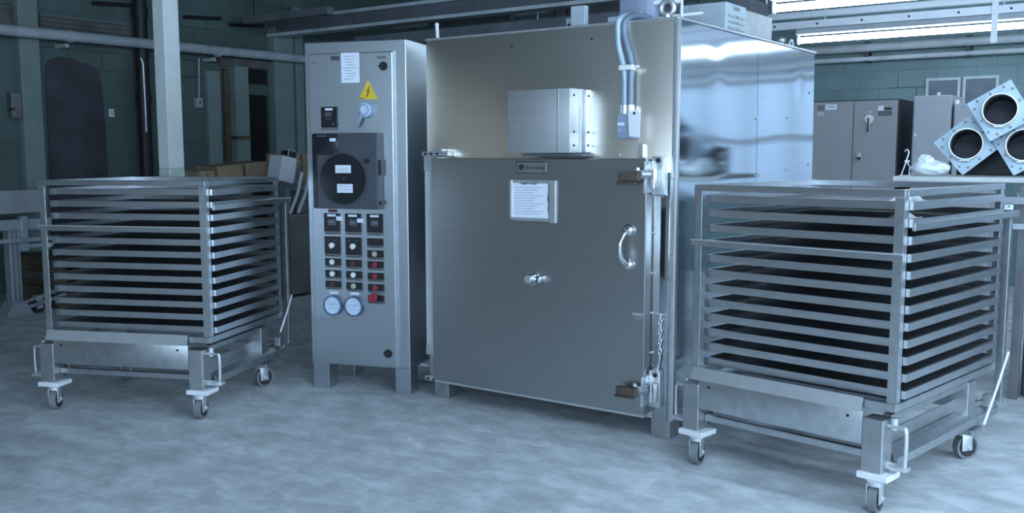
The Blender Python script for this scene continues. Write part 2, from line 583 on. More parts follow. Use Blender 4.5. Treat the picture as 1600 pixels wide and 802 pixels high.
# unseen walls; their windows are added to light the room
ADDED_WINS_R = [(-4.6, -2.0), (-1.0, 1.6), (2.6, 5.2)]
wr = MB()
edges = [VF] + [e for w in ADDED_WINS_R for e in w] + [VB]
for i in range(0, len(edges), 2):
    wr.box(UR, UR + .25, edges[i], edges[i + 1], 0, ZC, 'wall_o')
for a, b in ADDED_WINS_R:
    wr.box(UR, UR + .25, a, b, 0, 1.0, 'wall_o').box(UR, UR + .25, a, b, 3.2, ZC, 'wall_o')
struct('wall_right', wr)
ADDED_WINS_F = [(-2.0, 0.8), (1.8, 4.6)]
wf = MB()
edges = [UL] + [e for w in ADDED_WINS_F for e in w] + [UR]
for i in range(0, len(edges), 2):
    wf.box(edges[i], edges[i + 1], VF - .25, VF, 0, ZC, 'wall_o')
for a, b in ADDED_WINS_F:
    wf.box(a, b, VF - .25, VF, 0, 1.0, 'wall_o').box(a, b, VF - .25, VF, 3.2, ZC, 'wall_o')
struct('wall_front', wf)
rd = MB().box(UL + .4, -5.4, VF, VF + .06, 0, 3.6, 'rec')  # unseen dark panel added to darken the oven front's reflection
for k in range(12):
    rd.box(UL + .4, -5.4, VF + .06, VF + .075, .02 + k * .3, .26 + k * .3, 'rec')
struct('added_dark_panel', rd, 'dark panel added behind the camera to darken the oven reflection')
wn = 0
for side, wins in (('r', ADDED_WINS_R), ('f', ADDED_WINS_F), ('b', ADDED_WINS_B)):
    for a, b in wins:
        wn += 1
        fr, pn = MB(), MB()
        def bx(mb, p, q, z0, z1, d0, d1, m):
            if side == 'r':
                mb.box(UR + d0, UR + d1, p, q, z0, z1, m)
            elif side == 'b':
                mb.box(p, q, VB + d0, VB + d1, z0, z1, m)
            else:
                mb.box(p, q, VF - d1, VF - d0, z0, z1, m)
        for k in range(5):
            p = a + (b - a) * k / 4
            bx(fr, max(a, p - .03), min(b, p + .03), 1.0, 3.2, .10, .15, 'winframe')
        for k in range(4):
            z = 1.0 + 2.2 * k / 3
            bx(fr, a, b, max(1.0, z - .03), min(3.2, z + .03), .10, .15, 'winframe')
        bx(pn, a, b, 1.0, 3.2, .16, .17, 'pane_dim' if side == 'b' else 'pane')
        w = struct('window_%d' % wn, fr)  # window added out of view for its light
        p = pn.build('pane', w)
# pillars, pilasters and frames on the side wall (structure)
struct('trim_1', MB().box(UL, UL + .10, 5.50, 5.72, 0, ZC, 'pillar_g', .008), 'pale green pilaster beside the blocked doorway')
struct('trim_2', MB().box(UL, UL + .14, 8.955, 9.29, 0, 3.2, 'pillar_g', .008), 'pale green pilaster right of the black doorway')
struct('trim_3', MB().box(UL, UL + .16, 8.27, 8.49, 0, 2.63, 'pillar_g', .006).box(UL, UL + .165, 8.27, 8.49, 1.68, 1.73, 'wood'), 'white door post left of the black doorway')
struct('trim_4', MB().box(UL, UL + .05, 8.185, 8.265, 0, 2.6, 'wood'), 'brown wooden strip beside the white door post')
struct('trim_5', MB().box(UL, UL + .06, 8.13, 8.95, 2.63, 2.74, 'board').box(UL, UL + .02, 8.55, 8.92, 2.43, 2.62, 'black'), 'dark lintel and transom above the black doorway')
struct('trim_6', MB().box(UL, UL + .05, 7.92, 8.12, 0, 2.55, 'pillar_g'), 'flat green door leaf leaning frame')
struct('trim_7', MB().box(UL, UL + .03, 5.78, 6.87, 2.89, 2.93, 'board').box(UL, UL + .025, 5.78, 6.87, 2.94, 2.985, 'board').box(UL, UL + .04, 5.78, 6.87, 2.995, 3.02, 'beam_dark').box(UL, UL + .02, 5.3, 5.48, 2.82, 3.03, 'board'), 'grey timber boards on the wall above the pipe')

# free standing white pillar
pl = MB().box(-7.66, -7.5, 5.30, 5.46, 1.37, ZC, 'pillar', .01).box(-7.661, -7.499, 5.299, 5.461, 0, 1.368, 'dado', .01)
struct('pillar', pl, 'white square pillar with a green painted foot behind the rack')
struct('beam', MB().box(-10.35, -2.5, 8.9, 9.1, 3.06, 3.10, 'beam').box(-10.35, -2.5, 8.98, 9.02, 3.10, 3.25, 'beam_dark').box(-10.35, -2.5, 8.9, 9.1, 3.25, 3.29, 'beam'), 'grey steel beam running across under the ceiling')
struct('beam.001', MB().box(-8.6, -3.5, 8.8, 9.25, 2.79, 2.93, 'beam_dark'), 'dark duct-like beam low behind the oven roof')
for k in range(6):
    v = -5 + k * 3.1
    if abs(v - 9.0) > .8:
        struct('beam.%03d' % (k + 2), MB().box(UL, UR, v - .07, v + .07, ZC - .22, ZC, 'beam_dark'))


# ------------------------------------------------------------------ pipes and boxes on the side wall
def tube_thing(name, label, cat, pts, r, m, n=14):
    mb = MB().tube(pts, r, m, n)
    o = mb.build(name)
    place(o, (0, 0, 0))
    return tag(o, label, cat)


hp = MB().cyl((UL + .27, -2, 2.74), (UL + .27, 9.9, 2.795), .058, 'pipe')
for v in (5.95, 7.9, 9.6):
    hp.cyl((UL + .27, v, 2.775), (UL + .27, v + .05, 2.775), .068, 'pipe')
    hp.box(UL + .001, UL + .21, v, v + .04, 2.66, 2.70, 'pipe')
tag(place(hp.build('pipe'), (0, 0, 0)), 'long pale horizontal pipe running along the green wall', 'pipe')
dp = MB().cyl((UL + .12, 6.95, 0), (UL + .12, 6.95, ZC), .075, 'pipe_dark')
for z in (.9, 2.1, 3.1):
    dp.cyl((UL + .12, 6.95, z), (UL + .12, 6.95, z + .1), .09, 'pipe_dark')
tag(place(dp.build('drain_pipe'), (0, 0, 0)), 'thick black vertical pipe on the green wall', 'pipe')
tube_thing('conduit', 'thin bright conduit beside the thick black pipe', 'conduit', [(UL + .215, 6.87, 2.62), (UL + .215, 6.895, 2.55), (UL + .215, 6.90, 2.0), (UL + .215, 6.90, 1.75)], .012, 'conduit', 8)
tp = MB().box(UL + .06, UL + .16, 9.32, 9.46, 0, 3.5, 'pillar_g', .006)
tag(place(tp.build('upright_post'), (0, 0, 0)), 'slim pale upright post at the far end of the green wall', 'post')
t = thing('switch_box', 'small pale switch box hanging below a thin conduit', 'switch', W(UL, 7.79, 2.08))
MB().box(0, .06, -.045, .045, 0, .12, 'pipe', .004).build('housing', t)
MB().cyl((.03, .01, .12), (.03, .03, .62), .011, 'pipe', n=8).build('conduit', t)
MB().box(.06, .068, -.008, .008, .05, .085, 'ink').build('toggle', t)
t = thing('disconnect_box', 'grey electrical box with a lever beside the green pilaster', 'electrical box', W(UL + .002, 5.435, 1.88))
MB().box(0, .10, -.055, .055, 0, .27, 'dark_metal', .005).build('housing', t)
MB().cyl((.10, -.03, .10), (.16, -.12, .08), .010, 'pipe_dark', n=8).build('lever', t)
t = thing('wall_socket', 'small light outlet plate on the green wall by the black pipe', 'outlet', W(UL, 6.59, 1.93))
MB().box(0, .02, -.03, .03, 0, .09, 'pillar', .003).build('plate', t)
MB().box(.02, .024, -.012, .012, .02, .07, 'pipe').build('socket', t)

# ------------------------------------------------------------------ the oven
OU, OV = -3.807, 4.492
OW, OD, OZ = 1.63, 2.14, 2.178
oven = thing('industrial_oven', 'large brushed steel walk-in oven with a flush door and roof boxes', 'oven', W(OU, OV))
# shell: front and right side sheets tinted for the light they reflect
sh = MB().box(0, OW, .012, OD, .105, OZ - .012, 'steel_dull')
sh.build('shell', oven)
fp = MB().box(0, OW, 0, .012, .105, OZ - .012, 'steel_front', .002)
for u, z in ((.629, 2.096), (1.148, 2.099)):
    fp.cyl((u, -.006, z), (u, .002, z), .006, 'ink', n=8)
for k in range(7):
    fp.cyl((.12 + k * .2, -.005, 1.49), (.12 + k * .2, .001, 1.49), .006, 'zinc', n=8)
fp.build('front_sheet', oven)


def buckle(v, z):
    x = .0215 - .0104 * (z - .105)
    for cv, cz, a, sv, sz in ((.52, 1.97, .0014, .10, .09), (1.86, 1.93, -.0012, .07, .08), (1.3, 1.93, .0005, .3, .1), (.3, 1.5, -.0012, .3, .16), (.9, 1.45, .0012, .35, .16), (1.6, 1.35, -.0012, .4, .18), (.7, .8, .002, .5, .2)):
        x += a * math.exp(-((v - cv) / sv) ** 2 - ((z - cz) / sz) ** 2)
    return OW + .004 + max(x, -.003)


sd = MB()
k_ = sd.mi('steel_side')
for v0, v1 in ((.014, 1.105), (1.11, OD)):
    nv, nz = 44, 84
    g = [[sd.bm.verts.new((buckle(v0 + (v1 - v0) * i / nv, .105 + (OZ - .117) * j / nz), v0 + (v1 - v0) * i / nv, .105 + (OZ - .117) * j / nz)) for j in range(nz + 1)] for i in range(nv + 1)]
    for i in range(nv):
        for j in range(nz):
            f = sd.bm.faces.new([g[i][j], g[i + 1][j], g[i + 1][j + 1], g[i][j + 1]])
            f.material_index = k_
            f.smooth = True
    rim = [g[i][0] for i in range(nv + 1)] + [g[nv][j] for j in range(1, nz + 1)] + [g[i][nz] for i in range(nv - 1, -1, -1)] + [g[0][j] for j in range(nz - 1, 0, -1)]
    bk = [sd.bm.verts.new((OW, q.co.y, q.co.z)) for q in rim]
    for i in range(len(rim)):
        f = sd.bm.faces.new([rim[i], rim[(i + 1) % len(rim)], bk[(i + 1) % len(rim)], bk[i]])
        f.material_index = k_
sd.build('side_sheet', oven)
sr = MB()
for v, z in ((.25, 1.30), (1.09, 1.70), (1.09, 1.36), (1.62, 1.72), (1.62, 1.39), (2.05, 1.42), (2.05, 1.9)):
    sr.cyl((OW + .002, v, z), (buckle(v, z) + .006, v, z), .007, 'zinc', n=8)
sr.build('side_rivets', oven)
rt = MB().box(-.004, OW + .016, -.004, OD + .004, OZ - .012, OZ, 'zinc', .003)
rt.build('roof_edge', oven)
ct = MB().box(OW - .006, OW + .025, -.006, .022, .105, OZ - .012, 'zinc', .002)
for k in range(16):
    z = .2 + k * .13
    ct.cyl((OW + .003, -.010, z), (OW + .003, -.004, z), .005, 'steel_dull', n=8)
ct.build('corner_trim', oven)
js = MB().box(.002, .095, -.03, 0, .33, 1.395, 'reflection_pale', .004).box(.002, .11, -.035, 0, .27, .33, 'zinc', .003).box(.002, .11, -.035, 0, 1.395, 1.48, 'zinc', .003)  # pale strip paints a bright reflection on the front face
js.build('pale_reflection_strip', oven)
fs_ = MB().box(1.535, 1.622, -.012, 0, .108, 1.40, 'steel_side', .002)  # front face beside the door, bluish light put into its steel
for k in range(6):
    fs_.cyl((1.531, -.02, .25 + k * .21), (1.531, -.011, .25 + k * .21), .006, 'zinc', n=8)
fs_.build('lit_front_edge', oven)
for u0 in (.03, OW - .11):
    for v0 in (.01, OD - .13):
        MB().box(u0, u0 + .11, v0, v0 + .12, 0, .105, 'steel_dull', .004).build('leg', oven)
# door
DV = -.09
door = MB().box(.105, 1.527, DV, -.012, .137, 1.471, 'steel_door', .004).build('door', oven)
MB().box(.11, 1.522, DV + .01, -.02, .122, .137, 'zinc').build('sweep', door)
np_ = MB().box(.726, .925, DV - .004, DV, 1.392, 1.452, 'steel_dull', .002)
np_.box(.724, .928, DV - .003, DV, 1.389, 1.455, 'ink')
np_.build('nameplate', door)
lt = MB().ring((.757, DV - .006, 1.422), (.757, DV - .004, 1.422), .008, .016, 'ink').box(.753, .764, DV - .006, DV - .004, 1.419, 1.433, 'ink')
lt.build('nameplate_emblem', door)
text_mesh('nameplate_lettering', 'Gruenberg', .029, 'ink', door, Matrix.Translation((.782, DV - .0045, 1.411)) @ UPRIGHT)
dh = MB().box(.678, .98, DV - .010, DV, 1.128, 1.145, 'zinc', .002).box(.678, .695, DV - .010, DV, 1.128, 1.352, 'zinc', .002).box(.945, .985, DV - .012, DV, 1.122, 1.352, 'zinc', .002).box(.69, .95, DV - .004, DV, 1.335, 1.352, 'zinc')
dh.build('document_frame', door)
pp = [(.695, 1.142), (.936, 1.142), (.937, 1.165), (.930, 1.19), (.934, 1.225), (.926, 1.25), (.934, 1.29), (.932, 1.335), (.88, 1.338), (.84, 1.326), (.81, 1.333), (.77, 1.325), (.73, 1.34), (.695, 1.34)]
pm = MB().prism(pp, 'y', DV - .003, DV - .0015, 'paper')
for k in range(11):
    z = 1.31 - k * .0145
    pm.box(.71, .90 - (k % 3) * .03, DV - .0036, DV - .003, z, z + .003, 'print')
pm.build('posted_sheet', door)
vp = MB().cyl((.834, DV, .809), (.834, DV - .012, .809), .042, 'chrome').cyl((.834, DV - .012, .809), (.834, DV - .05, .809), .034, 'chrome', .028).cyl((.834, DV - .05, .809), (.834, DV - .058, .809), .02, 'zinc')
vp.box(.86, .90, DV - .035, DV, .795, .825, 'chrome', .004)
vp.tube([(.885, DV - .02, .82), (.89, DV - .045, .80), (.905, DV - .05, .785)], .010, 'chrome', 8)
vp.build('port_plug', door)
hm = MB()
for z in (1.103, .925):
    hm.cyl((1.432, DV, z), (1.432, DV - .012, z), .032, 'chrome').blob((1.432, DV - .014, z), (.026, .012, .026), 'chrome')
hm.tube([(1.437, DV - .012, 1.11), (1.425, DV - .04, 1.085), (1.413, DV - .058, 1.05), (1.411, DV - .062, 1.01), (1.412, DV - .058, .97), (1.42, DV - .04, .94), (1.432, DV - .012, .92)], .012, 'chrome', 12)
hm.build('pull_handle', door)
MB().box(1.455, 1.52, DV - .004, DV, .665, .675, 'zinc').box(1.468, 1.51, DV - .003, DV, .64, .665, 'steel_dull').build('stop_tab', door)
# latches
for z in (1.372, .262):
    la = MB().box(1.52, 1.535, -.115, -.012, z - .075, z + .085, 'zinc', .003)
    la.box(1.535, 1.60, -.05, -.012, z - .085, z + .11, 'zinc', .004).box(1.55, 1.595, -.075, -.05, z - .05, z + .05, 'zinc', .006)
    la.cyl((1.565, -.08, z - .05), (1.565, -.08, z + .05), .013, 'chrome').cyl((1.575, -.055, z + .09), (1.575, -.06, z + .09), .012, 'ink')
    l = la.build('door_latch', oven)
    g = MB().box(1.40, 1.52, -.165, -.125, z - .015, z + .03, 'handle_wood', .008).box(1.39, 1.50, -.16, -.13, z - .03, z - .017, 'handle_wood', .004)
    tag(g.build('grip', l), 'brown latch grip')
    MB().cyl((1.52, -.15, z + .02), (1.545, -.10, z + .02), .022, 'zinc').cyl((1.505, -.145, z + .04), (1.505, -.145, z + .055), .012, 'zinc').build('pivot', l)
MB().box(1.44, 1.475, -.03, 0, 1.475, 1.545, 'zinc', .003).build('top_stop', oven)
# left hinges (small strap blocks)
for z in (1.482, .112):
    h = MB().box(.0, .20, -.05, 0, z, z + .028, 'zinc', .003)
    for u in (.03, .075, .12):
        h.cyl((u, -.056, z + .014), (u, -.05, z + .014), .008, 'ink', n=8)
    h.box(.12, .16, -.055, 0, z + .028, z + .045, 'zinc', .003)
    h.build('hinge', oven)
# hanging retaining chain with its pin
ch = MB()
zz = .655
ch.box(1.555, 1.615, -.02, -.012, .665, .675, 'zinc')
for k in range(9):
    c = Vector((1.585, -.024, zz - k * .026))
    pts = []
    for j in range(10):
        th = 2 * math.pi * j / 10
        if k % 2:
            pts.append(c + Vector((math.cos(th) * .008, 0, math.sin(th) * .017)))
        else:
            pts.append(c + Vector((math.cos(th) * .003, math.sin(th) * .007 * 0 + .0, math.sin(th) * .017)))
    ch.tube(pts, .003, 'chrome', 6, closed=True)
ch.tube([(1.585, -.024, .43), (1.578, -.026, .40), (1.572, -.026, .37), (1.578, -.03, .36)], .005, 'chrome', 6)
ch.build('pin_chain', oven)
# junction box on the front
jb = MB().box(.735, 1.13, -.19, 0, 1.50, 1.835, 'steel_box', .003)
jb.box(1.055, 1.06, -.193, -.19, 1.50, 1.835, 'steel_dull')
jb.box(1.13, 1.145, -.055, 0, 1.502, 1.833, 'zinc', .002)
jb.box(1.130, 1.1325, -.10, -.08, 1.502, 1.833, 'steel_dull')
for z in (1.54, 1.61, 1.80):
    jb.cyl((1.145, -.03, z), (1.15, -.03, z), .006, 'ink', n=8).cyl((1.13, -.15, z), (1.134, -.15, z), .006, 'ink', n=8)
jb.build('junction_box', oven)
MB().box(.78, 1.16, -.12, 0, 1.482, 1.498, 'beam_dark').build('box_seal', oven)
# flexible conduits from the roof down to the limit switch
c1 = [(1.36, .16, 2.20), (1.345, .10, 2.212), (1.335, .03, 2.208), (1.328, -.03, 2.185), (1.325, -.04, 2.14), (1.333, -.045, 2.05), (1.352, -.045, 1.98), (1.366, -.045, 1.93), (1.372, -.045, 1.85), (1.373, -.045, 1.74)]
c2 = [(1.41, .16, 2.20), (1.385, .10, 2.210), (1.362, .03, 2.202), (1.352, -.02, 2.165), (1.358, -.03, 2.10), (1.385, -.034, 2.02), (1.402, -.036, 1.96), (1.405, -.04, 1.93), (1.405, -.045, 1.85), (1.405, -.045, 1.74)]


def smooth_path(p, k=5):
    p = [Vector(q) for q in p]
    out = []
    for i in range(len(p) - 1):
        a, b, c, d = p[max(i - 1, 0)], p[i], p[i + 1], p[min(i + 2, len(p) - 1)]
        for j in range(k):
            t = j / k
            out.append(0.5 * ((2 * b) + (c - a) * t + (2 * a - 5 * b + 4 * c - d) * t * t + (3 * b - a - 3 * c + d) * t ** 3))
    out.append(p[-1])
    return out


MB().tube(smooth_path(c1), .0165, 'hose', 12).build('flexible_conduit', oven)
tag(MB().tube(smooth_path(c2), .0165, 'hose_d', 12).build('flexible_conduit', oven), 'darker flexible conduit')
MB().box(1.345, 1.425, -.066, -.022, 1.922, 1.948, 'white', .004).box(1.42, 1.455, -.055, -.045, 1.93, 1.944, 'white', .003).build('cable_tie', oven)
ls = MB().box(1.345, 1.43, -.075, 0, 1.575, 1.70, 'blue_grey', .006).cyl((1.373, -.045, 1.70), (1.373, -.045, 1.745), .022, 'zinc').cyl((1.405, -.045, 1.70), (1.405, -.045, 1.745), .022, 'zinc')
ls.box(1.35, 1.40, -.078, -.075, 1.60, 1.66, 'box_grey').box(1.35, 1.39, -.08, -.078, 1.64, 1.655, 'label')
ls.build('limit_switch', oven)
tgm = MB().prism([(1.425, 1.585), (1.485, 1.58), (1.487, 1.70), (1.475, 1.715), (1.435, 1.717), (1.418, 1.70)], 'y', -.092, -.088, 'white_plate')
tgm.cyl((1.455, -.095, 1.70), (1.455, -.085, 1.70), .007, 'ink', n=10)
tag(tgm.build('metal_tag', oven), 'pale metal tag')
# roof equipment
MB().cyl((.025, .08, OZ - .005), (.02, .08, 2.268), .011, 'white', n=10).blob((.02, .08, 2.268), (.013, .013, .013), 'white').build('roof_pin', oven)
MB().box(.885, .93, .16, .22, OZ - .004, 2.245, 'vent', .003).box(.895, .915, .158, .16, 2.195, 2.215, 'ink').box(.94, 1.03, .12, .16, OZ - .004, 2.30, 'vent', .003).build('roof_bracket', oven)
rb = MB().box(1.20, 1.37, .20, .34, OZ - .004, 2.42, 'box_grey', .006).box(1.275, 1.345, .198, .20, 2.335, 2.35, 'label').cyl((1.33, .196, 2.24), (1.33, .20, 2.24), .008, 'label', n=10).box(1.13, 1.20, .2, .3, OZ - .004, 2.235, 'vent')
rb.build('roof_control_box', oven)
rp_ = MB().tube([(1.37, .3, 2.215), (1.47, .3, 2.225), (1.62, .35, 2.235)], .009, 'white', 8).cyl((1.52, .3, OZ - .004), (1.52, .3, 2.33), .008, 'white', n=8).tube([(1.37, .28, 2.30), (1.44, .28, 2.305), (1.51, .3, 2.30)], .013, 'white', 8)
rp_.build('roof_pipe', oven)
ey = []
for j in range(20):
    th = 2 * math.pi * j / 20
    ey.append((1.555 + math.cos(th) * .036, .06, 2.232 + math.sin(th) * .036))
MB().tube(ey, .014, 'zinc', 10, closed=True).cyl((1.555, .06, OZ - .005), (1.555, .06, 2.2), .02, 'zinc').build('lifting_eye', oven)
# louvred roof box and duct behind it
lb = MB().box(1.18, 1.48, .98, 1.29, OZ - .004, 2.385, 'vent', .003)
for k in range(4):
    for j in range(2):
        lb.box(1.480, 1.488, 1.01 + j * .135, 1.125 + j * .135, 2.20 + k * .035, 2.213 + k * .035, 'steel_dull')
lb.box(1.480, 1.484, 1.10, 1.18, 2.35, 2.37, 'greylabel')
lb.build('louvred_roof_box', oven)
MB().box(1.10, 1.475, 1.29, 1.75, OZ - .004, 2.375, 'steel_dull', .003).build('roof_duct', oven)
va = MB().cyl((1.5, 1.86, OZ - .004), (1.5, 1.86, 2.255), .013, 'zinc').blob((1.5, 1.86, 2.24), (.028, .028, .022), 'zinc').cyl((1.47, 1.86, 2.20), (1.56, 1.86, 2.20), .015, 'zinc')
va.ring((1.56, 1.86, 2.205), (1.572, 1.86, 2.205), .028, .038, 'zinc')
va.build('roof_valve', oven)
MB().box(-.02, .0, .02, .09, .17, .20, 'rubber').box(-.10, -.0, .03, .05, .175, .19, 'zinc').build('side_stop', oven)

# ------------------------------------------------------------------ control cabinet
cab = thing('control_cabinet', 'tall brushed steel control cabinet with recorder, buttons and warning triangle', 'control cabinet', (-1.2848, 6.087, 0), -.3051)
CW, CD, CZ = .684, .50, 2.182
MB().box(0, CW, 0, CD, .165, CZ, 'steel_cab', .006).build('body', cab)
for u0, u1 in ((.003, .115), (CW - .108, CW - .003)):
    for v0, v1 in ((.01, .13), (CD - .13, CD - .01)):
        MB().box(u0, u1, v0, v1, 0, .165, 'steel_cab', .004).build('leg', cab)
cd = MB().box(.04, .603, -.024, -.001, .178, 2.108, 'steel_cab', .005)
cdo = cd.build('door', cab)
tag(MB().box(.036, .607, -.014, 0, .172, 2.114, 'steel_dull').build('door_gasket', cab), 'dark gasket line around the door')
F = -.024
tr = MB().prism([(.443, 1.942), (.378, 1.828), (.505, 1.826)], 'y', F - .003, F, 'yellow')
ws = tr.build('warning_sign', cdo)
zz_ = [(.452, 1.918), (.43, 1.872), (.441, 1.872), (.430, 1.838), (.4265, 1.848), (.4225, 1.846), (.428, 1.832), (.443, 1.835), (.438, 1.841), (.453, 1.880), (.442, 1.880), (.457, 1.916)]
MB().prism([(.452, 1.905), (.433, 1.872), (.443, 1.872), (.430, 1.842), (.436, 1.842), (.453, 1.878), (.443, 1.878), (.457, 1.905)], 'y', F - .004, F - .003, 'dred').box(.385, .42, F - .004, F - .003, 1.831, 1.835, 'dred').build('lightning_bolt', ws)
pa = MB().box(.264, .385, F - .002, F, 1.928, 2.108, 'paper')
for k in range(9):
    z = 2.085 - k * .017
    pa.box(.28 + (k % 4) * .006, .365 - (k % 3) * .012, F - .0026, F - .002, z, z + .0035, 'print')
pa.box(.264, .385, F - .0025, F - .002, 2.016, 2.018, 'print')
pa.build('posted_sheet', cdo)
for u0, u1, z0, z1, m in ((.055, .118, 2.076, 2.090, 'greylabel'), (.065, .09, 2.052, 2.062, 'strip'), (.195, .253, 2.066, 2.092, 'rec'), (.505, .565, 2.065, 2.083, 'strip')):
    MB().box(u0, u1, F - .002, F, z0, z1, m).build('label_plate', cdo)
for z in (2.022, .262):
    k = MB().cyl((.548, F, z), (.548, F - .012, z), .026, 'plate_black').cyl((.548, F - .012, z), (.548, F - .022, z), .016, 'rubber')
    k.box(.52, .545, F - .018, F - .012, z - .006, z + .006, 'rubber')
    k.build('key_lock', cdo)
dk = MB().cyl((.432, F, 1.763), (.432, F - .03, 1.763), .050, 'blue_grey', n=28).cyl((.432, F - .03, 1.763), (.432, F - .036, 1.763), .040, 'gauge', .034)
dk.ring((.432, F - .036, 1.763), (.432, F - .04, 1.763), .026, .032, 'blue_grey')
dk.box(-.011, .011, -.012, 0, -.115, -.03, 'blue_grey', .003, Matrix.Translation((.432, F - .036, 1.763)) @ Matrix.Rotation(math.radians(28), 4, 'Y'))
dk.build('isolator_switch', cdo)
cc = MB().box(.124, .237, F - .014, F, 1.66, 1.785, 'plate_black', .003).box(.124, .237, F - .010, F, 1.643, 1.659, 'strip')
cc.box(.155, .207, F - .0155, F - .014, 1.763, 1.776, 'label').box(.152, .197, F - .0155, F - .014, 1.727, 1.752, 'screen')
for k in range(3):
    cc.box(.155 + k * .015, .165 + k * .015, F - .0155, F - .014, 1.708, 1.716, 'screen')
cc.box(.205, .212, F - .0155, F - .014, 1.672, 1.69, 'strip')
cc.build('temperature_controller', cdo)
# chart recorder
rc = MB().box(.098, .536, F - .085, F, 1.163, 1.622, 'rec', .006)
rec = rc.build('chart_recorder', cdo)
q = F - .085
rw = MB().box(.10, .275, q - .004, q, 1.49, 1.618, 'rec_d', .002).box(.10, .13, q - .003, q, 1.17, 1.618, 'rec_d')
rw.cyl((.308, q - .008, 1.345), (.308, q, 1.345), .160, 'rec_d', n=48)
rw.ring((.308, q - .012, 1.345), (.308, q, 1.345), .155, .163, 'rec')
rw.build('dial_window', rec)
MB().box(.258, .362, q - .010, q - .008, 1.382, 1.430, 'label').box(.27, .35, q - .0105, q - .010, 1.405, 1.408, 'print').box(.27, .35, q - .0105, q - .010, 1.393, 1.396, 'print').build('dial_label', rec)
MB().box(.268, .372, q - .010, q - .008, 1.262, 1.315, 'label').box(.28, .36, q - .0105, q - .010, 1.298, 1.301, 'print').box(.28, .36, q - .0105, q - .010, 1.282, 1.285, 'print').build('dial_label', rec)
MB().cyl((.318, q - .016, 1.348), (.318, q - .008, 1.348), .014, 'plate_black').build('dial_hub', rec)
MB().box(.222, .262, q - .006, q - .004, 1.573, 1.592, 'label').build('case_label', rec)
MB().box(.135, .20, q - .006, q - .004, 1.603, 1.609, 'strip').build('case_lettering', rec)
MB().cyl((.468, q - .014, 1.455), (.468, q, 1.455), .014, 'plate_black').build('case_latch', rec)
hb = MB()
for z0, z1 in ((1.37, 1.46), (1.19, 1.21)):
    hb.box(.536, .55, F - .07, F, z0, z1, 'plate_black', .003)
hb.build('case_hinge', rec)
tag(MB().box(.155, .215, F - .004, F, 1.136, 1.154, 'dred').build('label_plate', cdo), 'small dark red label')


def module(u0, z1, z0, kind, knob=None):
    mb = MB()
    zs = z0 + (.018 if z1 - z0 > .09 else .015)
    mb.box(u0, u0 + .11, F - .008, F, zs + .001, z1, 'plate_black', .002).box(u0, u0 + .11, F - .005, F, z0, zs, 'strip', .001)
    mb.box(u0 + .012, u0 + .098, F - .0056, F - .005, z0 + .005, z0 + .009, 'ink')
    o = mb.build({'meter': 'panel_meter', 'rotary': 'selector_switch', 'button': 'push_button', 'blank': 'indicator_plate', 'stop': 'emergency_stop'}[kind], cdo)
    cx, cz = u0 + .055, (zs + z1) / 2
    if kind == 'meter':
        MB().box(cx - .03, cx + .028, F - .010, F - .008, z1 - .020, z1 - .006, 'label').build('name_label', o)
        MB().box(cx - .026, cx + .026, F - .009, F - .008, cz - .018, cz + .018, 'screen').box(cx - .018, cx + .016, F - .0096, F - .009, cz - .002, cz + .006, 'strip').build('display', o)
    elif kind == 'rotary':
        MB().cyl((cx, F - .008, cz), (cx, F - .024, cz), .017, 'white').box(cx - .005, cx + .005, F - .034, F - .022, cz - .018, cz + .016, 'white', .002).build('knob', o)
        MB().box(cx - .035, cx - .02, F - .0086, F - .008, cz + .03, cz + .034, 'strip').box(cx + .01, cx + .035, F - .0086, F - .008, cz + .03, cz + .034, 'strip').build('marking', o)
    elif kind == 'button':
        b = MB().cyl((cx, F - .008, cz), (cx, F - .022, cz), .0165, knob).ring((cx, F - .014, cz), (cx, F - .008, cz), .0165, .02, 'rubber')
        b.build('button_cap', o)
    elif kind == 'blank':
        MB().box(cx - .04, cx + .03, F - .0088, F - .008, cz + .006, cz + .010, knob).build('marking', o)
    else:
        MB().cyl((cx - .008, F - .008, cz + .005), (cx - .008, F - .03, cz + .005), .016, knob).cyl((cx - .008, F - .03, cz + .005), (cx - .008, F - .045, cz + .005), .029, knob, .024).build('mushroom_cap', o)


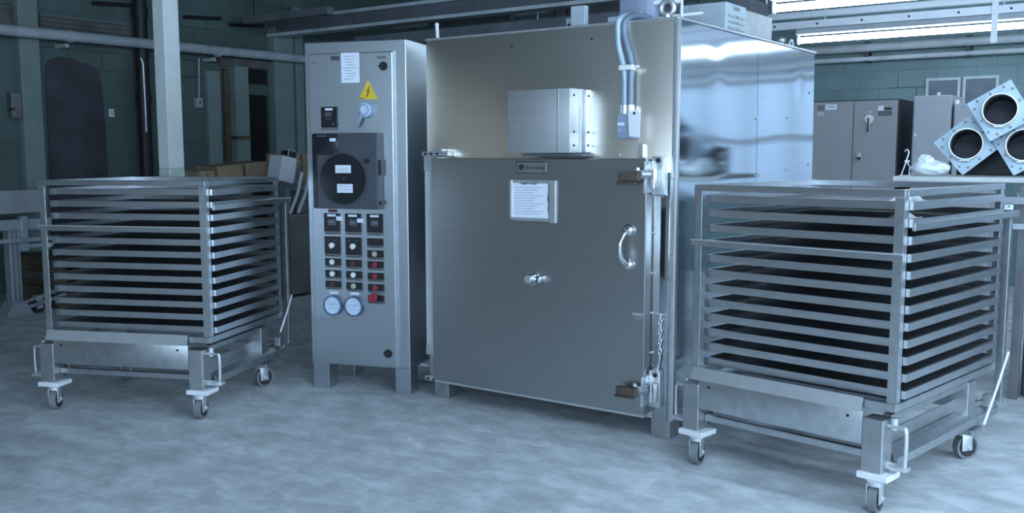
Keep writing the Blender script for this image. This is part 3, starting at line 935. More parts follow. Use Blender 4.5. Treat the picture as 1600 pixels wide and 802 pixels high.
c1u, c2u, c3u = .125, .270, .418
for u in (c1u, c2u, c3u):
    module(u, 1.130, .998, 'meter')
module(c1u, .985, .857, 'rotary')
module(c2u, .982, .855, 'rotary')
for u, z1, z0, c in ((c1u, .847, .789, 'white'), (c1u, .773, .715, 'white'), (c1u, .705, .650, 'brown'), (c2u, .842, .784, 'dred'), (c2u, .770, .712, 'white'), (c2u, .700, .643, 'cream'),
                     (c3u, .905, .847, 'cream'), (c3u, .837, .781, 'red'), (c3u, .765, .709, 'red'), (c3u, .695, .639, 'red')):
    module(u, z1, z0, 'button', c)
module(c3u, .979, .920, 'blank', 'brown')
module(c3u, .626, .572, 'stop', 'red')
for u, z in ((.212, 1.085), (.355, 1.075)):
    MB().box(u, u + .038, F - .010, F, z, z + .026, 'label').build('label_plate', cdo)
for u, z in ((.180, .551), (.325, .551)):
    g = MB().cyl((u, F, z), (u, F - .02, z), .064, 'gauge_rim', n=36).ring((u, F - .028, z), (u, F - .018, z), .055, .064, 'gauge_rim', 36)
    go = g.build('dial_gauge', cdo)
    gf = MB().cyl((u, F - .02, z), (u, F - .022, z), .055, 'gauge', n=36).box(u - .035, u + .035, F - .0232, F - .022, z + .006, z + .008, 'print').box(u - .028, u + .028, F - .0232, F - .022, z - .02, z - .018, 'print')
    gf.build('dial_face', go)
    MB().box(u - .002, u + .002, F - .026, F - .024, z, z + .03, 'print', 0, Matrix.Translation((u, 0, z)) @ Matrix.Rotation(.9, 4, 'Y') @ Matrix.Translation((-u, 0, -z))).build('needle', go)
    MB().box(u - .028, u + .028, F - .003, F, z + .070, z + .086, 'label').build('label_plate', cdo)
    MB().box(u - .022, u + .022, F - .002, F, z - .088, z - .08, 'greylabel').build('label_plate', cdo)

# ------------------------------------------------------------------ racks, trolleys, trays
ORD = ['first', 'second', 'third', 'fourth', 'fifth', 'sixth', 'seventh', 'eighth', 'ninth', 'tenth', 'eleventh', 'twelfth']


def caster(parent, x, y, ztop, ang, left=False):
    r = .062
    T = Matrix.Translation((x, y, 0)) @ Matrix.Rotation(ang, 4, 'Z')
    off = .018

    def tv(p):
        return T @ Vector(p)
    c = MB()
    c.cyl(tv((0, 0, ztop)), tv((0, 0, ztop - .018)), .034, 'zinc')
    for s in (-1, 1):
        c.box(s * .026 - .0025, s * .026 + .0025, -.024, .034, .045, ztop - .014, 'zinc', .001, T)
    c.box(-.028, .028, -.026, .036, ztop - .02, ztop - .014, 'zinc', .001, T)
    o = c.build('caster', parent)
    w = MB().cyl(tv((-.018, off, r)), tv((.018, off, r)), r, 'tread', n=32)
    w.cyl(tv((-.0195, off, r)), tv((.0195, off, r)), r * .8, 'rubber', n=32)
    w.build('wheel', o)
    MB().cyl(tv((-.036, off, r)), tv((.036, off, r)), .011, 'zinc', n=10).build('axle', o)


def trolley(loc, rz, W_, D_, label, ext, strap):
    t = thing('transfer_trolley', label, 'trolley', loc, rz, 'wheeled base trolleys under the tray racks')
    ZP = .166                                       # top of the caster plates
    # front and rear legs
    for u0, u1 in ((-.025, .065), (W_ - .125, W_ - .035)):
        MB().box(u0, u1, -.035, .06, ZP, .395, 'steel_dull', .004).build('leg', t)
        MB().box(u0, u1, D_ - .24, D_ - .14, ZP, .395, 'steel_dull', .004).build('leg', t)
    # front beam with its pale top flange
    fb = MB().box(.066, W_ - .126, -.032, -.022, .278, .420, 'steel', .002)
    fb.prism([(-.035, .417), (-.030, .417), (-.0065, .472), (-.0105, .474)], 'x', .015, W_ - .135, 'steel_flange')
    for u in (.12, W_ - .19):
        fb.cyl((u, -.036, .39), (u, -.032, .39), .007, 'ink', n=8)
    fb.build('front_beam', t)
    MB().box(.066, W_ - .126, .02, .05, .208, .24, 'steel', .003).build('lower_rail', t)
    for uu in (.0, W_ - .10):
        MB().box(uu + .02, uu + .06, .062, D_ - .242, .375, .402, 'steel_dull', .003).build('side_beam', t)
        MB().box(uu + (.0 if uu > .1 else .085), uu + (.006 if uu > .1 else .091), .062, D_ - .06, .20, .305, 'steel_dull', .002).build('side_plate', t)
        a, b = (uu + .01, uu + .085) if uu > .1 else (-.015, .06)
        sc_ = MB().prism([(a, .178), (b, .178), (b, .215), ((a + b) / 2, .240), (a, .240)], 'y', .075, ext, 'steel') if uu > .1 else MB().prism([(a, .178), (b, .178), (b, .240), ((a + b) / 2, .240), (a, .215)], 'y', .075, ext, 'steel')
        sc_.build('side_channel', t)
    MB().box(.066, W_ - .126, D_ - .20, D_ - .16, .30, .40, 'steel_dull', .003).build('rear_beam', t)
    for f in (.28, .62):
        MB().box(.062, W_ - .082, D_ * f, D_ * f + .05, .375, .401, 'steel_dull', .002).build('cross_member', t)
    MB().box(.0, W_ - .02, ext - .05, ext - .01, .18, .24, 'steel', .002).build('rear_channel', t)
    # caster plates and casters
    for (x0, y0, cx, cy, an) in ((-.035, -.055, .06, -.035, .25), (W_ - .135, -.055, W_ - .055, -.045, .12), (-.03, D_ - .25, .02, D_ - .20, .6), (W_ - .135, D_ - .25, W_ - .07, D_ - .185, -.5)):
        MB().box(x0, x0 + .135, y0, y0 + .13, .139, ZP, 'white_plate' if y0 < .2 else 'steel_dull', .004).build('caster_plate', t)
        caster(t, cx, cy, .140, an)
    # grab handles at the front legs
    for s, u in ((-1, -.025), (1, W_ - .035)):
        h = MB().tube(smooth_path([(u, .02, .365), (u + s * .055, .02, .365), (u + s * .075, .02, .35), (u + s * .075, .02, .22), (u + s * .065, .02, .205), (u, .02, .205)], 4), .008, 'zinc', 8)
        h.box(min(u, u + s * .09), max(u, u + s * .09), -.0, .05, .185, .204, 'zinc', .003)
        h.cyl((u + s * .02, .03, .35), (u + s * .02, .03, .40), .014, 'zinc')
        h.build('grab_handle', t)
    # push frame at the far end
    pf = MB()
    for u0 in (-.012, W_ - .028):
        pf.box(u0, u0 + .036, ext - .04, ext - .004, .24, 1.215, 'steel', .002)
    pf.box(-.012, W_ + .008, ext - .04, ext - .004, 1.17, 1.215, 'steel', .002)
    pf.build('push_frame', t)
    MB().box(W_ + .0225, W_ + .0345, .03, ext - .002, 1.183, 1.216, 'steel_tray', .002).build('side_guard', t)
    MB().tube([(W_ + .02, ext - .005, strap[0]), (W_ + .022, ext - strap[1] / 2, (strap[0] + strap[2]) / 2), (W_ + .02, ext - strap[1], strap[2])], .0065, 'white_plate', 8).build('tie_strap', t)
    MB().box(W_ - .045, W_ - .005, ext - .15, ext - .09, .24, .30, 'steel_dull', .003).build('rear_stop', t)
    return t


def rack(loc, rz, W_, D_, zb, zt, label):
    t = thing('tray_rack', label, 'rack', loc, rz, 'steel frame tray racks')
    w = .04
    th = .004
    for iu in (0, 1):
        for iv in (0, 1):
            p = MB()
            u0 = 0 if iu == 0 else W_ - w
            v0 = 0 if iv == 0 else D_ - w
            ya = 0 if iv == 0 else D_ - th
            xa = 0 if iu == 0 else W_ - th
            p.box(u0, u0 + w, ya, ya + th, zb + .036, zt - .031, 'steel', .001).box(xa, xa + th, v0, v0 + w, zb + .036, zt - .031, 'steel', .001)
            p.build('post', t)
    f = MB()
    for (a, b, c, d) in ((-.002, W_ + .002, -.002, .03), (-.002, W_ + .002, D_ - .03, D_ + .002), (-.002, .03, .03, D_ - .03), (W_ - .03, W_ + .002, .03, D_ - .03)):
        f.box(a, b, c, d, zt - .03, zt, 'steel_tray', .002)
    f.build('top_frame', t)
    f = MB()
    for (a, b, c, d) in ((-.002, W_ + .002, -.002, .035), (-.002, W_ + .002, D_ - .035, D_ + .002), (-.002, .035, .035, D_ - .035), (W_ - .035, W_ + .002, .035, D_ - .035)):
        f.box(a, b, c, d, zb, zb + .035, 'steel', .002)
    f.build('bottom_frame', t)
    MB().box(-.012, W_ + .006, -.020, -.0035, 1.086, 1.091, 'steel_flange', .001).box(-.012, W_ + .006, -.008, -.0035, 1.06, 1.086, 'steel_tray', .001).build('middle_rail', t)
    for k in range(12):
        z = 1.284 - .0714 * k - .0185
        for iu in (0, 1):
            u0 = .0405 if iu == 0 else W_ - .0205
            MB().box(u0, u0 + .016, .0415, D_ - .0415, z - .003, z, 'steel_dull').build('runner', t)
    return t


def tray_mesh(W_, D_):
    w, d, h, th = W_ - .018, D_ - .092, .034, .003
    m = MB()
    m.box(0, w, 0, th, 0, h, 'steel_tray').box(0, w, d - th, d, 0, h, 'steel_tray').box(0, th, th, d - th, 0, h, 'steel_tray').box(w - th, w, th, d - th, 0, h, 'steel_tray')
    m.box(th, w - th, th, .016, h - .003, h, 'steel_tray').box(th, w - th, d - .016, d - th, h - .003, h, 'steel_tray').box(th, .016, .016, d - .016, h - .003, h, 'steel_tray').box(w - .016, w - th, .016, d - .016, h - .003, h, 'steel_tray')
    o = m.build('tray')
    b = MB().box(th, w - th, th, d - th, .004, .006, 'perf').build('perforated_base', o)
    return o


def cart(loc, rz, W_, D_, where, ext, strap):
    M4 = Matrix.Translation(loc) @ Matrix.Rotation(rz, 4, 'Z')
    trolley(loc, rz, W_, D_, 'wheeled steel trolley carrying the tray rack ' + where, ext, strap)
    rack(loc, rz, W_, D_, .4295, 1.350, 'open steel rack of shallow trays ' + where)
    first = tray_mesh(W_, D_)
    for k in range(12):
        o = first if k == 0 else copy_tree(first)
        z = 1.284 - .0714 * k - .017
        o.location = M4 @ Vector((.036, .046, z))
        o.rotation_euler = (0, 0, rz)
        pos = 'lowest' if k == 11 else ('topmost' if k == 0 else ORD[k])
        lab = ('%s shallow steel tray in the rack %s' if k in (0, 11) else '%s shallow steel tray from the top in the rack %s') % (pos, where)
        tag(o, lab, 'tray', 'shallow steel trays in the rack ' + where)


cart((-2.7477, 5.6081, 0), -.215, 1.063, .919, 'beside the control cabinet', 1.03, (.56, .19, .345))
cart((.8719, 4.5983, 0), -.7866, 1.0056, 1.1485, 'in front of the flanged ducts', 1.275, (.50, .30, .185))

def wrap(M4, rz, u0, u1, v0, v1, z, h, seed, label):
    rr = random.Random(seed)
    mb = MB()
    k_ = mb.mi('bag')
    nx, ny = 14, 14
    ph = [rr.uniform(0, 6) for _ in range(4)]
    T, Bt = [], []
    for i in range(nx + 1):
        for L, top in ((T, 1), (Bt, 0)):
            row = []
            for j in range(ny + 1):
                e = math.sin(math.pi * i / nx) * math.sin(math.pi * j / ny)
                zz = .001 + h * e * (.6 + .4 * math.sin(i * 1.1 + ph[0]) * math.sin(j * .9 + ph[1])) if top else 0
                row.append(mb.bm.verts.new(((u1 - u0) * (i / nx - .5) * (1 + .06 * math.sin(j + ph[2])), (v1 - v0) * (j / ny - .5) * (1 + .06 * math.sin(i + ph[3])), zz)))
            L.append(row)
    for L in (T, Bt):
        for i in range(nx):
            for j in range(ny):
                f = mb.bm.faces.new([L[i][j], L[i + 1][j], L[i + 1][j + 1], L[i][j + 1]])
                f.smooth = True
    o = mb.build('plastic_wrap')
    place(o, M4 @ Vector(((u0 + u1) / 2, (v0 + v1) / 2, z)), rz)
    tag(o, label, 'plastic wrap')


MR = Matrix.Translation((.8719, 4.5983, 0)) @ Matrix.Rotation(-.7866, 4, 'Z')
wrap(MR, -.7866, .80, 1.0, .12, .42, 1.284 - .017 + .0062, .062, 3, 'crumpled white plastic wrap lying in the topmost tray of the rack by the ducts')
wrap(MR, -.7866, .82, 1.0, .10, .38, 1.284 - .0714 - .017 + .0062, .050, 8, 'crumpled white plastic wrap lying in the second tray of the rack by the ducts')

# ------------------------------------------------------------------ back right: cabinets, bench, ducts
V0 = 10.6
K = V0 / 9.35


def ck(u):
    return u * K


def zk(z):
    return 1.5 + (z - 1.5) * K


t = thing('double_door_cabinet', 'taupe two-door electrical cabinet against the back wall', 'cabinet', W(ck(-3.12), V0))
cw = ck(-2.273) - ck(-3.12)
ch_ = zk(1.99)
MB().box(0, cw, .02, .75, 0, ch_, 'cab_side', .004).build('body', t)
sp_ = ck(-2.678) - ck(-3.12)
for a, b in ((.006, sp_ - .004), (sp_ + .004, cw - .012)):
    MB().box(a, b, 0, .02, .08, ch_ - .012, 'cab_paint', .003).build('door', t)
MB().cyl((ck(-2.533 + 3.12), 0, zk(1.811)), (ck(-2.533 + 3.12), -.012, zk(1.811)), .045, 'white').box(ck(.587) - .012, ck(.587) + .012, -.03, -.012, zk(1.811) - .15, zk(1.811) + .015, 'ink', .004).build('isolator_lever', t)
MB().box(ck(.487), ck(.525), -.04, 0, zk(1.455), zk(1.497), 'zinc', .004).box(ck(.50), ck(.545), -.05, -.03, zk(1.43), zk(1.46), 'rubber', .004).build('handle', t)
MB().box(ck(.18), ck(.285), -.004, 0, zk(1.905), zk(1.955), 'label').box(ck(.20), ck(.265), -.005, -.004, zk(1.925), zk(1.94), 'print').build('label_plate', t)
for a, b, c, d, m in ((.10, .165, 1.90, 1.95, 'strip'), (.10, .165, 1.85, 1.885, 'vent'), (.545, .61, 1.865, 1.89, 'zinc'), (.665, .715, 1.885, 1.93, 'label'), (.72, .785, 1.89, 1.912, 'ink'), (.67, .785, 1.84, 1.878, 'ink')):
    MB().box(ck(a), ck(b), -.004, 0, zk(c), zk(d), m, .001).build('label_plate', t)
MB().box(ck(.678), ck(.777), -.006, -.004, zk(1.847), zk(1.87), 'strip').build('label_plate', t)

t = thing('tall_cabinet', 'pale narrow steel cabinet beside the taupe two-door cabinet', 'cabinet', W(ck(-2.15), V0))
MB().box(0, ck(.32), .02, .6, 0, zk(2.01), 'cab_pale', .005).build('body', t)
MB().box(.012, ck(.32) - .006, 0, .02, .06, zk(2.0), 'cab_pale', .004).build('door', t)
MB().cyl((.035, -.012, zk(1.66)), (.035, 0, zk(1.66)), .014, 'white').cyl((ck(.16), .3, zk(2.01)), (ck(.16), .3, zk(2.05)), .02, 'vent').build('lock', t)
t = thing('low_cabinet', 'low pale grey cabinet partly hidden behind the upper flanged duct', 'cabinet', W(ck(-1.812), V0 + .03))
MB().box(0, ck(.33), .02, .5, 0, zk(1.93), 'cab_pale', .005).build('body', t)
MB().box(.012, ck(.33) - .01, 0, .02, .06, zk(1.92), 'cab_pale', .004).build('door', t)
MB().cyl((.01, .1, zk(1.93)), (.01, .1, zk(1.965)), .025, 'white').build('cap', t)
# vents / old windows high in the back wall
KB = 1.2
for i, (a, b, c, d) in enumerate(((-2.16, -1.903, 1.98, 2.18), (-1.832, -1.574, 1.90, 2.183))):
    w = MB()
    a, b, c, d = a * KB, b * KB, 1.5 + (c - 1.5) * KB, 1.5 + (d - 1.5) * KB
    w.box(a - .03, b + .03, VB - .03, VB - .001, d, d + .03, 'pipe').box(a - .03, a, VB - .03, VB - .001, c, d, 'pipe').box(b, b + .03, VB - .03, VB - .001, c, d, 'pipe').box(a - .03, b + .03, VB - .03, VB - .001, c - .03, c, 'pipe')
    o = struct('window_%d' % (wn + 1 + i), w, 'small dusty opening high in the back wall')
    MB().box(a, b, VB - .012, VB - .001, c, d, 'window_void').build('pane', o)

# bench with boards
t = thing('steel_bench', 'high pale-topped bench carrying the flanged ducts', 'bench', W(-1.58, 6.42))
MB().box(0, 1.8, 0, .75, 1.318, 1.350, 'bench', .006).build('top_board', t)
MB().box(.62, 1.8, .0, .04, 1.19, 1.235, 'steel', .003).box(.62, 1.8, .70, .74, 1.19, 1.235, 'steel', .003).build('middle_rail', t)
MB().box(.6, 1.8, .02, .72, 1.04, 1.075, 'pipe', .004).build('lower_board', t)
for u in (.72, 1.7):
    for v in (.04, .66):
        MB().box(u, u + .05, v, v + .05, 0, 1.318, 'dark_metal', .003).build('leg', t)
MB().box(.78, 1.69, .09, .6, .02, 1.03, 'cab_side', .01).build('under_bench_block', t)  # dark block filling the space under the bench


def duct(u, z, ang, label, tilt=0, hs=.137, rad=.093, v=6.62):
    t = thing('flanged_duct', label, 'duct', W(u, v, z), -A0, 'flanged ducts stacked on the bench')
    Rm = Matrix.Rotation(-ang, 4, 'Y')
    t.rotation_euler = (-.10, 0, -A0 + .10)
    m = MB()
    n = 40
    # square plate with a round hole
    outer, inner = [], []
    for i in range(n):
        th = 2 * math.pi * i / n
        c, s = math.cos(th), math.sin(th)
        k = hs / max(abs(c), abs(s))
        outer.append((c * k, s * k))
        inner.append((c * rad, s * rad))
    k_ = m.mi('galv')
    ring = []
    for y in (0, .008):
        ring.append(([m.bm.verts.new(Rm @ Vector((p[0], y, p[1]))) for p in outer], [m.bm.verts.new(Rm @ Vector((p[0], y, p[1]))) for p in inner]))
    for i in range(n):
        j = (i + 1) % n
        for (a, b) in ((ring[0][0], ring[0][1]), (ring[1][0], ring[1][1]), (ring[0][0], ring[1][0]), (ring[0][1], ring[1][1])):
            f = m.bm.faces.new([a[i], a[j], b[j], b[i]])
            f.material_index = k_
    for i in range(4):
        for q in (-.6, 0.0, .6):
            p = Matrix.Rotation(i * math.pi / 2, 3, 'Y') @ Vector((hs * .86, 0, hs * q))
            p = Rm @ p
            m.cyl((p.x, -.006, p.z), (p.x, 0, p.z), .0085, 'dark_metal', n=8)
    m.build('flange', t)
    c = MB().ring((0, -.055, 0), (0, 0, 0), rad, rad + .006, 'zinc', 40)
    c.box(-rad * .35, rad * .25, -.036, -.004, -rad - .012, -rad - .004, 'zinc')
    c.build('collar', t)
    MB().ring((0, .008, 0), (0, .23, 0), rad, rad + .004, 'duct_in', 40).cyl((0, .22, 0), (0, .23, 0), rad, 'duct_in', n=30).build('pipe_body', t)
    return t


hsq = .137
duct(-1.203, 1.354 + hsq * 1.41, math.radians(41), 'flanged duct standing on its corner beside the white plastic bag', v=6.68)
duct(-.882, 1.354 + .134 * 1.38, math.radians(31), 'flanged duct on the bench cut by the edge of the picture', hs=.134, v=6.69)
duct(-1.004, 1.752, math.radians(31), 'flanged duct lying on top of two others on the bench', v=6.57)
t = MB()
t.blob((0, 0, .045), (.115, .09, .045), 'bag', .09, 5, 4).blob((-.035, .0, .085), (.05, .05, .042), 'bag', .12, 9, 4)
o = tag(t.build('plastic_bag'), 'crumpled white plastic bag on the bench beside the flanged ducts', 'bag')
place(o, W(-1.375, 6.52, 1.357))
t = thing('dark_gap_filler', 'dark metal crate added to darken the gap behind the flanged ducts', 'filler', W(-1.32, 7.01, 1.350))  # dark block added to make the gap between the ducts dark
MB().box(0, .62, 0, .15, 0, .20, 'plate_black', .006).build('body', t)
MB().box(-.006, .626, -.006, .156, .20, .215, 'rec', .003).build('lid', t)
t = thing('wire_hook_stand', 'small bent wire hook stand at the end of the bench', 'hook', W(-1.53, 6.55, 1.350))
MB().tube(smooth_path([(-.03, 0, 0), (-.008, 0, .07), (.005, 0, .12), (.012, 0, .15), (0, 0, .168), (-.014, 0, .155)], 4), .0045, 'zinc', 8).build('hook', t)
MB().tube([(.02, 0, 0), (.02, 0, .06), (.0, 0, .09)], .004, 'zinc', 6).box(-.012, .018, -.006, .006, .085, .10, 'zinc', .002).build('clip', t)
MB().box(-.04, .04, -.03, .03, 0, .004, 'zinc', .001).build('base', t)
o = MB().box(-.024, .024, -.003, .003, -.12, 0, 'label', .002).cyl((0, -.004, -.012), (0, .004, -.012), .005, 'ink', n=8).build('hang_tag')
tag(o, 'white paper tag hanging from the bench rail by the tray rack', 'tag')
place(o, W(-.905, 6.405, 1.19))

# ------------------------------------------------------------------ fluorescent lights, strut rail
def light(u, v, z, label, L=2.36, lamp='tube'):
    t = thing('fluorescent_light', label, 'light', W(u, v, z), -A0, 'lit fluorescent strip lights')
    MB().prism([(-.075, .095), (-.045, .15), (.045, .15), (.075, .095)], 'x', 0, L, 'fix').build('housing', t)
    MB().box(0, .02, -.02, .02, -.01, .097, 'fix').box(L - .02, L, -.02, .02, -.01, .097, 'fix').build('end_cap', t)
    MB().cyl((.02, 0, .035), (L - .02, 0, .035), .032, lamp, n=14).build('tube', t)
    h = MB()
    for x in (.3, L - .3):
        h.cyl((x, 0, .15), (x, 0, ZC - z), .006, 'zinc', n=6)
    h.build('hanger', t)


k = 0
for v, u0, n, nm in ((8.25, -3.08, 1, 'in front of the white rail'), (10.75, -3.72, 3, 'in the lit row by the back wall')):
    for i in range(n):
        light(u0 + i * 2.4, v, 2.70, 'lone strip light ' + nm if n == 1 else (('strip light at the oven end ', 'middle strip light ', 'strip light at the outer end ')[i] + nm), L=1.45 if n == 1 else 2.36, lamp='tube_low')
for i, (u, v) in enumerate(((-1.4, 1.9), (0.2, 0.6), (2.3, 1.6), (0.6, 4.2), (3.0, 4.2))):  # unseen strip lights added to light the floor from above
    light(u, v, 3.3, 'added strip light brightening the floor from out of view, number %s of five' % ORD[i])
light(-6.6, 9.42, 2.35, 'hidden strip light added behind the oven to brighten the back wall', lamp='tube_low')  # hidden lamp added to brighten the back wall and ceiling fittings
rl = MB()
rl.box(-3.65, 2.6, 9.45, 9.50, 2.70, 2.705, 'fix').box(-3.65, 2.6, 9.44, 9.445, 2.70, 2.77, 'fix').box(-3.65, 2.6, 9.44, 9.50, 2.80, 2.86, 'fix', .004)
for i in range(10):
    u = -3.5 + i * .42
    rl.cyl((u, 9.437, 2.735), (u, 9.441, 2.735), .011, 'ink', n=10)
for u in (-3.62, -1.55, .6):
    rl.box(u, u + .05, 9.43, 9.437, 2.45, 2.95, 'fix').cyl((u + .02, 9.47, 2.86), (u + .02, 9.47, ZC), .01, 'fix', n=8)
tag(place(rl.build('strut_rail'), (0, 0, 0)), 'white perforated strut rail hung between the two rows of lights', 'rail')
bp_ = MB().cyl((-4.2, VB - .12, 2.73), (3, VB - .12, 2.73), .05, 'pipe').cyl((-4.2, VB - .10, 2.60), (3, VB - .10, 2.60), .03, 'pipe')
for u in (-3.3, -2.2, -1.0):
    bp_.box(u, u + .05, VB - .12, VB, 2.56, 2.80, 'pipe_dark')
tag(place(bp_.build('wall_pipes'), (0, 0, 0)), 'pair of pale pipes along the back wall under the lights', 'pipe')

# unlit hanging fixtures and cables behind the oven roof
for i, (u, v, z, L) in enumerate(((-8.3, 9.9, 3.13, 1.3), (-6.75, 10.4, 3.18, 1.0), (-6.4, 9.7, 2.98, 1.6), (-5.0, 10.6, 3.1, 1.6), (-9.9, 8.2, 3.12, 1.5))):
    t = thing('unlit_fixture', 'dark unlit hanging fixture high behind the machines, ' + ('beside the cabinet top', 'third from the side wall', 'lowest above the oven roof', 'nearest to the lights', 'nearest to the side wall')[i], 'light fixture', W(u, v, z), -A0, 'unlit hanging fixtures')
    MB().box(0, L, -.06, .06, 0, .09, 'beam_dark', .006).build('housing', t)
    h = MB()
    for x in (.15, L - .15):
        h.cyl((x, 0, .09), (x, 0, ZC - z), .008, 'pipe_dark', n=6).box(x - .04, x + .04, -.04, .04, .3, .36, 'pipe_dark')
    h.build('hanger', t)
for i, (u, v) in enumerate(((-6.0, 9.6), (-5.4, 10.0), (-4.0, 9.9))):
    tube_thing('hanging_cable', 'thin dark cable hanging behind the oven roof, ' + ('nearest the cabinet', 'between two others', 'nearest the grey roof box')[i], 'cable', smooth_path([(u, v, ZC), (u + .03, v, 3.6), (u - .02, v, 3.2), (u + .01, v, 2.6), (u, v, 2.3)]), .012, 'pipe_dark', 8)
for i, (z, v) in enumerate(((3.28, 10.5), (3.36, 10.9), (3.46, 11.3))):
    tube_thing('ceiling_conduit', 'pale ceiling conduit running across behind the oven, ' + ('lowest of three', 'middle of three', 'highest of three')[i], 'conduit', [(-9.5, v, z), (-3.0, v, z + .04)], .02, 'conduit', 8)
for i, v in enumerate((6.4, 7.6, 8.3)):
    tube_thing('wall_bracket', 'short dark bar fixed high on the green wall, ' + ('above the timber boards', 'behind the white pillar top', 'above the doorway lintel')[i], 'bracket', [(UL + .06, v, 3.20 - .02 * i), (UL + .06, v + .55, 3.24 - .02 * i)], .022, 'pipe_dark', 8)

# ------------------------------------------------------------------ far left: conveyor
t = thing('conveyor', 'aluminium conveyor frame with a leg and caster at the left edge', 'conveyor', W(-8.95, 4.05))
MB().box(-.02, .10, -1.2, .82, .955, 1.17, 'grey_metal', .006).build('side_panel', t)
MB().box(-.6, .0, -1.2, .82, .93, .955, 'dark_metal', .004).build('bed', t)
MB().box(.10, .14, -1.2, .95, .69, .73, 'alu', .004).build('guide_rail', t)
MB().box(.02, .08, -1.2, .9, .80, .90, 'alu', .004).box(.02, .10, .60, .66, .60, .93, 'alu', .003).build('frame_rail', t)
for v in (.55, -.9):
    lg = MB().box(-.06, .05, v - .05, v + .05, .12, .80, 'alu', .004)
    for d in (-.02, .02):
        lg.box(.05, .053, v + d - .004, v + d + .004, .12, .80, 'dark_metal')
    lg.build('leg', t)
    MB().prism([(v - .13, 0), (v + .13, 0), (v + .06, .13), (v - .06, .13)], 'x', -.09, .08, 'alu').build('foot', t)
MB().box(-.05, .06, .60, .92, .62, .66, 'alu', .003).cyl((.07, .85, .64), (.10, .85, .64), .02, 'chrome').build('end_bracket', t)
MB().tube([(.0, .6, .10), (.02, 1.0, .20)], .02, 'alu', 8).tube([(.06, .6, .06), (.08, 1.0, .15)], .02, 'alu', 8).build('brace', t)
c = MB().cyl((-.02, .76, .055), (.03, .76, .055), .055, 'rubber').box(-.035, -.028, .73, .79, .04, .16, 'zinc').box(.038, .045, .73, .79, .04, .16, 'zinc').box(-.035, .045, .73, .79, .155, .165, 'zinc')
c.build('caster', t)
t = thing('timber_pallet', 'dark stack of timber on the floor behind the conveyor', 'pallet', W(-9.9, 5.0))
for k in range(3):
    MB().box(0, .9, .0 + k * .02, .95 + k * .02, .12 + k * .14, .20 + k * .14, 'wood' if k % 2 == 0 else 'board', .005).build('board', t)
for v in (.05, .42, .82):
    MB().box(.0, .9, v, v + .1, 0, .12, 'wood', .004).build('runner', t)
    MB().box(.0, .9, v, v + .1, .20, .26, 'wood', .004).build('spacer', t)
    MB().box(.0, .9, v, v + .1, .34, .40, 'wood', .004).build('spacer', t)
# bench with boxes, machine next to the control cabinet
t = thing('packing_bench', 'dark bench behind the tray rack with brown boxes on it', 'bench', W(-8.75, 5.9))
MB().box(0, .72, 0, 1.75, 1.13, 1.18, 'dark_metal', .004).build('top', t)
for a in (.02, .64):
    for b in (.03, 1.66):
        MB().box(a, a + .06, b, b + .06, 0, 1.13, 'dark_metal', .003).build('leg', t)
MB().box(.08, .64, .1, 1.65, .25, .28, 'dark_metal').build('shelf', t)


def carton(loc, L, D, H, rz, tilt, label):
    t = thing('cardboard_box', label, 'box', loc, rz, 'brown boxes on the dark bench')
    t.rotation_euler = (tilt, 0, rz)
    MB().box(0, D, 0, L, 0, H, 'card', .004).build('carton', t)
    MB().box(D * .42, D * .58, .001, L - .001, H, H + .0015, 'wood').box(D + .0002, D + .002, L * .48, L * .54, .01, H - .01, 'wood').build('tape_strip', t)


carton(W(-8.4, 6.03, 1.181), .19, .34, .15, -A0, 0, 'short brown box at the pillar end of the dark bench')
carton(W(-8.4, 6.26, 1.181), .66, .34, .19, -A0, math.radians(4.5), 'long brown box lying tilted on the dark bench')
carton(W(-8.4, 7.17, 1.181), .40, .34, .32, -A0, 0, 'tall brown box next to the grey machine head')
t = thing('hopper_machine', 'grey machine with a boxy head and slanted bars beside the control cabinet', 'machine', W(-7.78, 7.0))
MB().box(-.2, .15, -.20, .2, .03, .87, 'dark_metal', .01).build('base_cabinet', t)
for a in (-.17, .07):
    for b in (-.17, .12):
        MB().box(a, a + .05, b, b + .05, 0, .03, 'rubber').build('foot', t)
MB().box(-.15, -.09, -.10, -.04, .87, 1.21, 'dark_metal', .004).build('column', t)
Th = Matrix.Translation((-.12, -.07, 1.20)) @ Matrix.Rotation(math.radians(-12), 4, 'X')
MB().box(-.1, .1, -.11, .09, 0, .27, 'fix', .008, Th).box(-.1, .1, .09, .16, .02, .25, 'dark_metal', .004, Th).box(-.06, .06, .0, .12, .27, .35, 'rubber', .006, Th).build('head', t)
for d in (0, .11):
    MB().tube([(.10, -.15 + d, .875), (.09, -.03 + d, 1.08), (.07, .06 + d, 1.30)], .017, 'fix', 8).build('slanted_bar', t)
MB().box(-.06, .04, .0, .12, .87, 1.12, 'dark_metal', .004).build('neck', t)

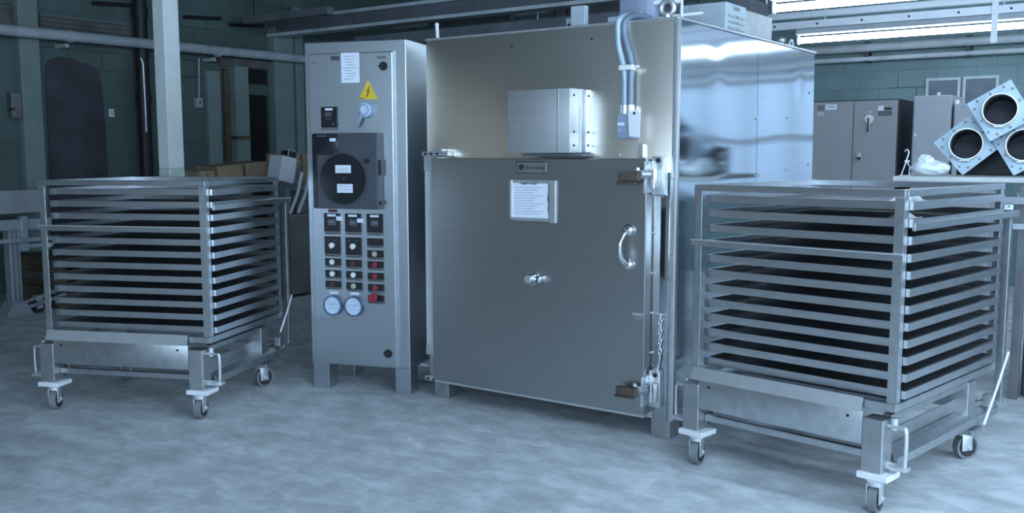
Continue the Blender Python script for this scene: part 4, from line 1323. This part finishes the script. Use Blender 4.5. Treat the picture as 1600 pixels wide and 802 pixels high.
# ------------------------------------------------------------------ world and added window light
wd = bpy.data.worlds.new('World')
sc.world = wd
wd.use_nodes = True
bg = wd.node_tree.nodes['Background']
bg.inputs[0].default_value = (0.35, 0.5, 0.7, 1)
bg.inputs[1].default_value = 0.3


def area(name, loc, target, sx, sy, power, col):
    l = bpy.data.lights.new(name, 'AREA')
    l.shape = 'RECTANGLE'
    l.size, l.size_y = sx, sy
    l.energy = power
    l.color = col
    o = bpy.data.objects.new(name, l)
    COL.objects.link(o)
    o.location = loc
    d = Vector(target) - Vector(loc)
    o.rotation_euler = d.to_track_quat('-Z', 'Z').to_euler()
    return o


BLUE = (0.55, 0.76, 1.0)
for i, (a, b) in enumerate(ADDED_WINS_R):
    m = (a + b) / 2
    area('added_light_side', W(UR - .05, m, 2.1), W(UR - 5, m, 1.2), b - a, 2.2, 190, BLUE)
for i, (a, b) in enumerate(ADDED_WINS_F):
    m = (a + b) / 2
    area('added_light_front', W(m, VF + .05, 2.1), W(m, VF + 5, 1.2), b - a, 2.2, 130, BLUE)

for i, (a, b) in enumerate(ADDED_WINS_B):
    m = (a + b) / 2
    area('added_light_back', W(m, VB - .05, 2.1), W(m, VB - 5, 1.2), b - a, 2.2, 1.3, BLUE)  # weak added light for the oven side to reflect

# ------------------------------------------------------------------ camera
cam = bpy.data.cameras.new('camera')
co = bpy.data.objects.new('camera', cam)
COL.objects.link(co)
sc.camera = co
f, pitch, roll, cy = 1507.2242, 0.1121, -0.0019, 409.0661
cam.sensor_fit = 'HORIZONTAL'
cam.sensor_width = 36.0
cam.lens = f * 36.0 / 1600
cam.shift_y = (cy - 401) / 1600
cam.clip_start = 0.05
cam.clip_end = 100
co.matrix_world = Matrix.Translation((0, 0, 1.5)) @ Matrix.Rotation(math.pi / 2 - pitch, 4, 'X') @ Matrix.Rotation(roll, 4, 'Z')

vs = sc.view_settings
vs.view_transform = 'Standard'
vs.look = 'None'
vs.exposure = 0.32
vs.gamma = 1.0
vs.use_curve_mapping = False
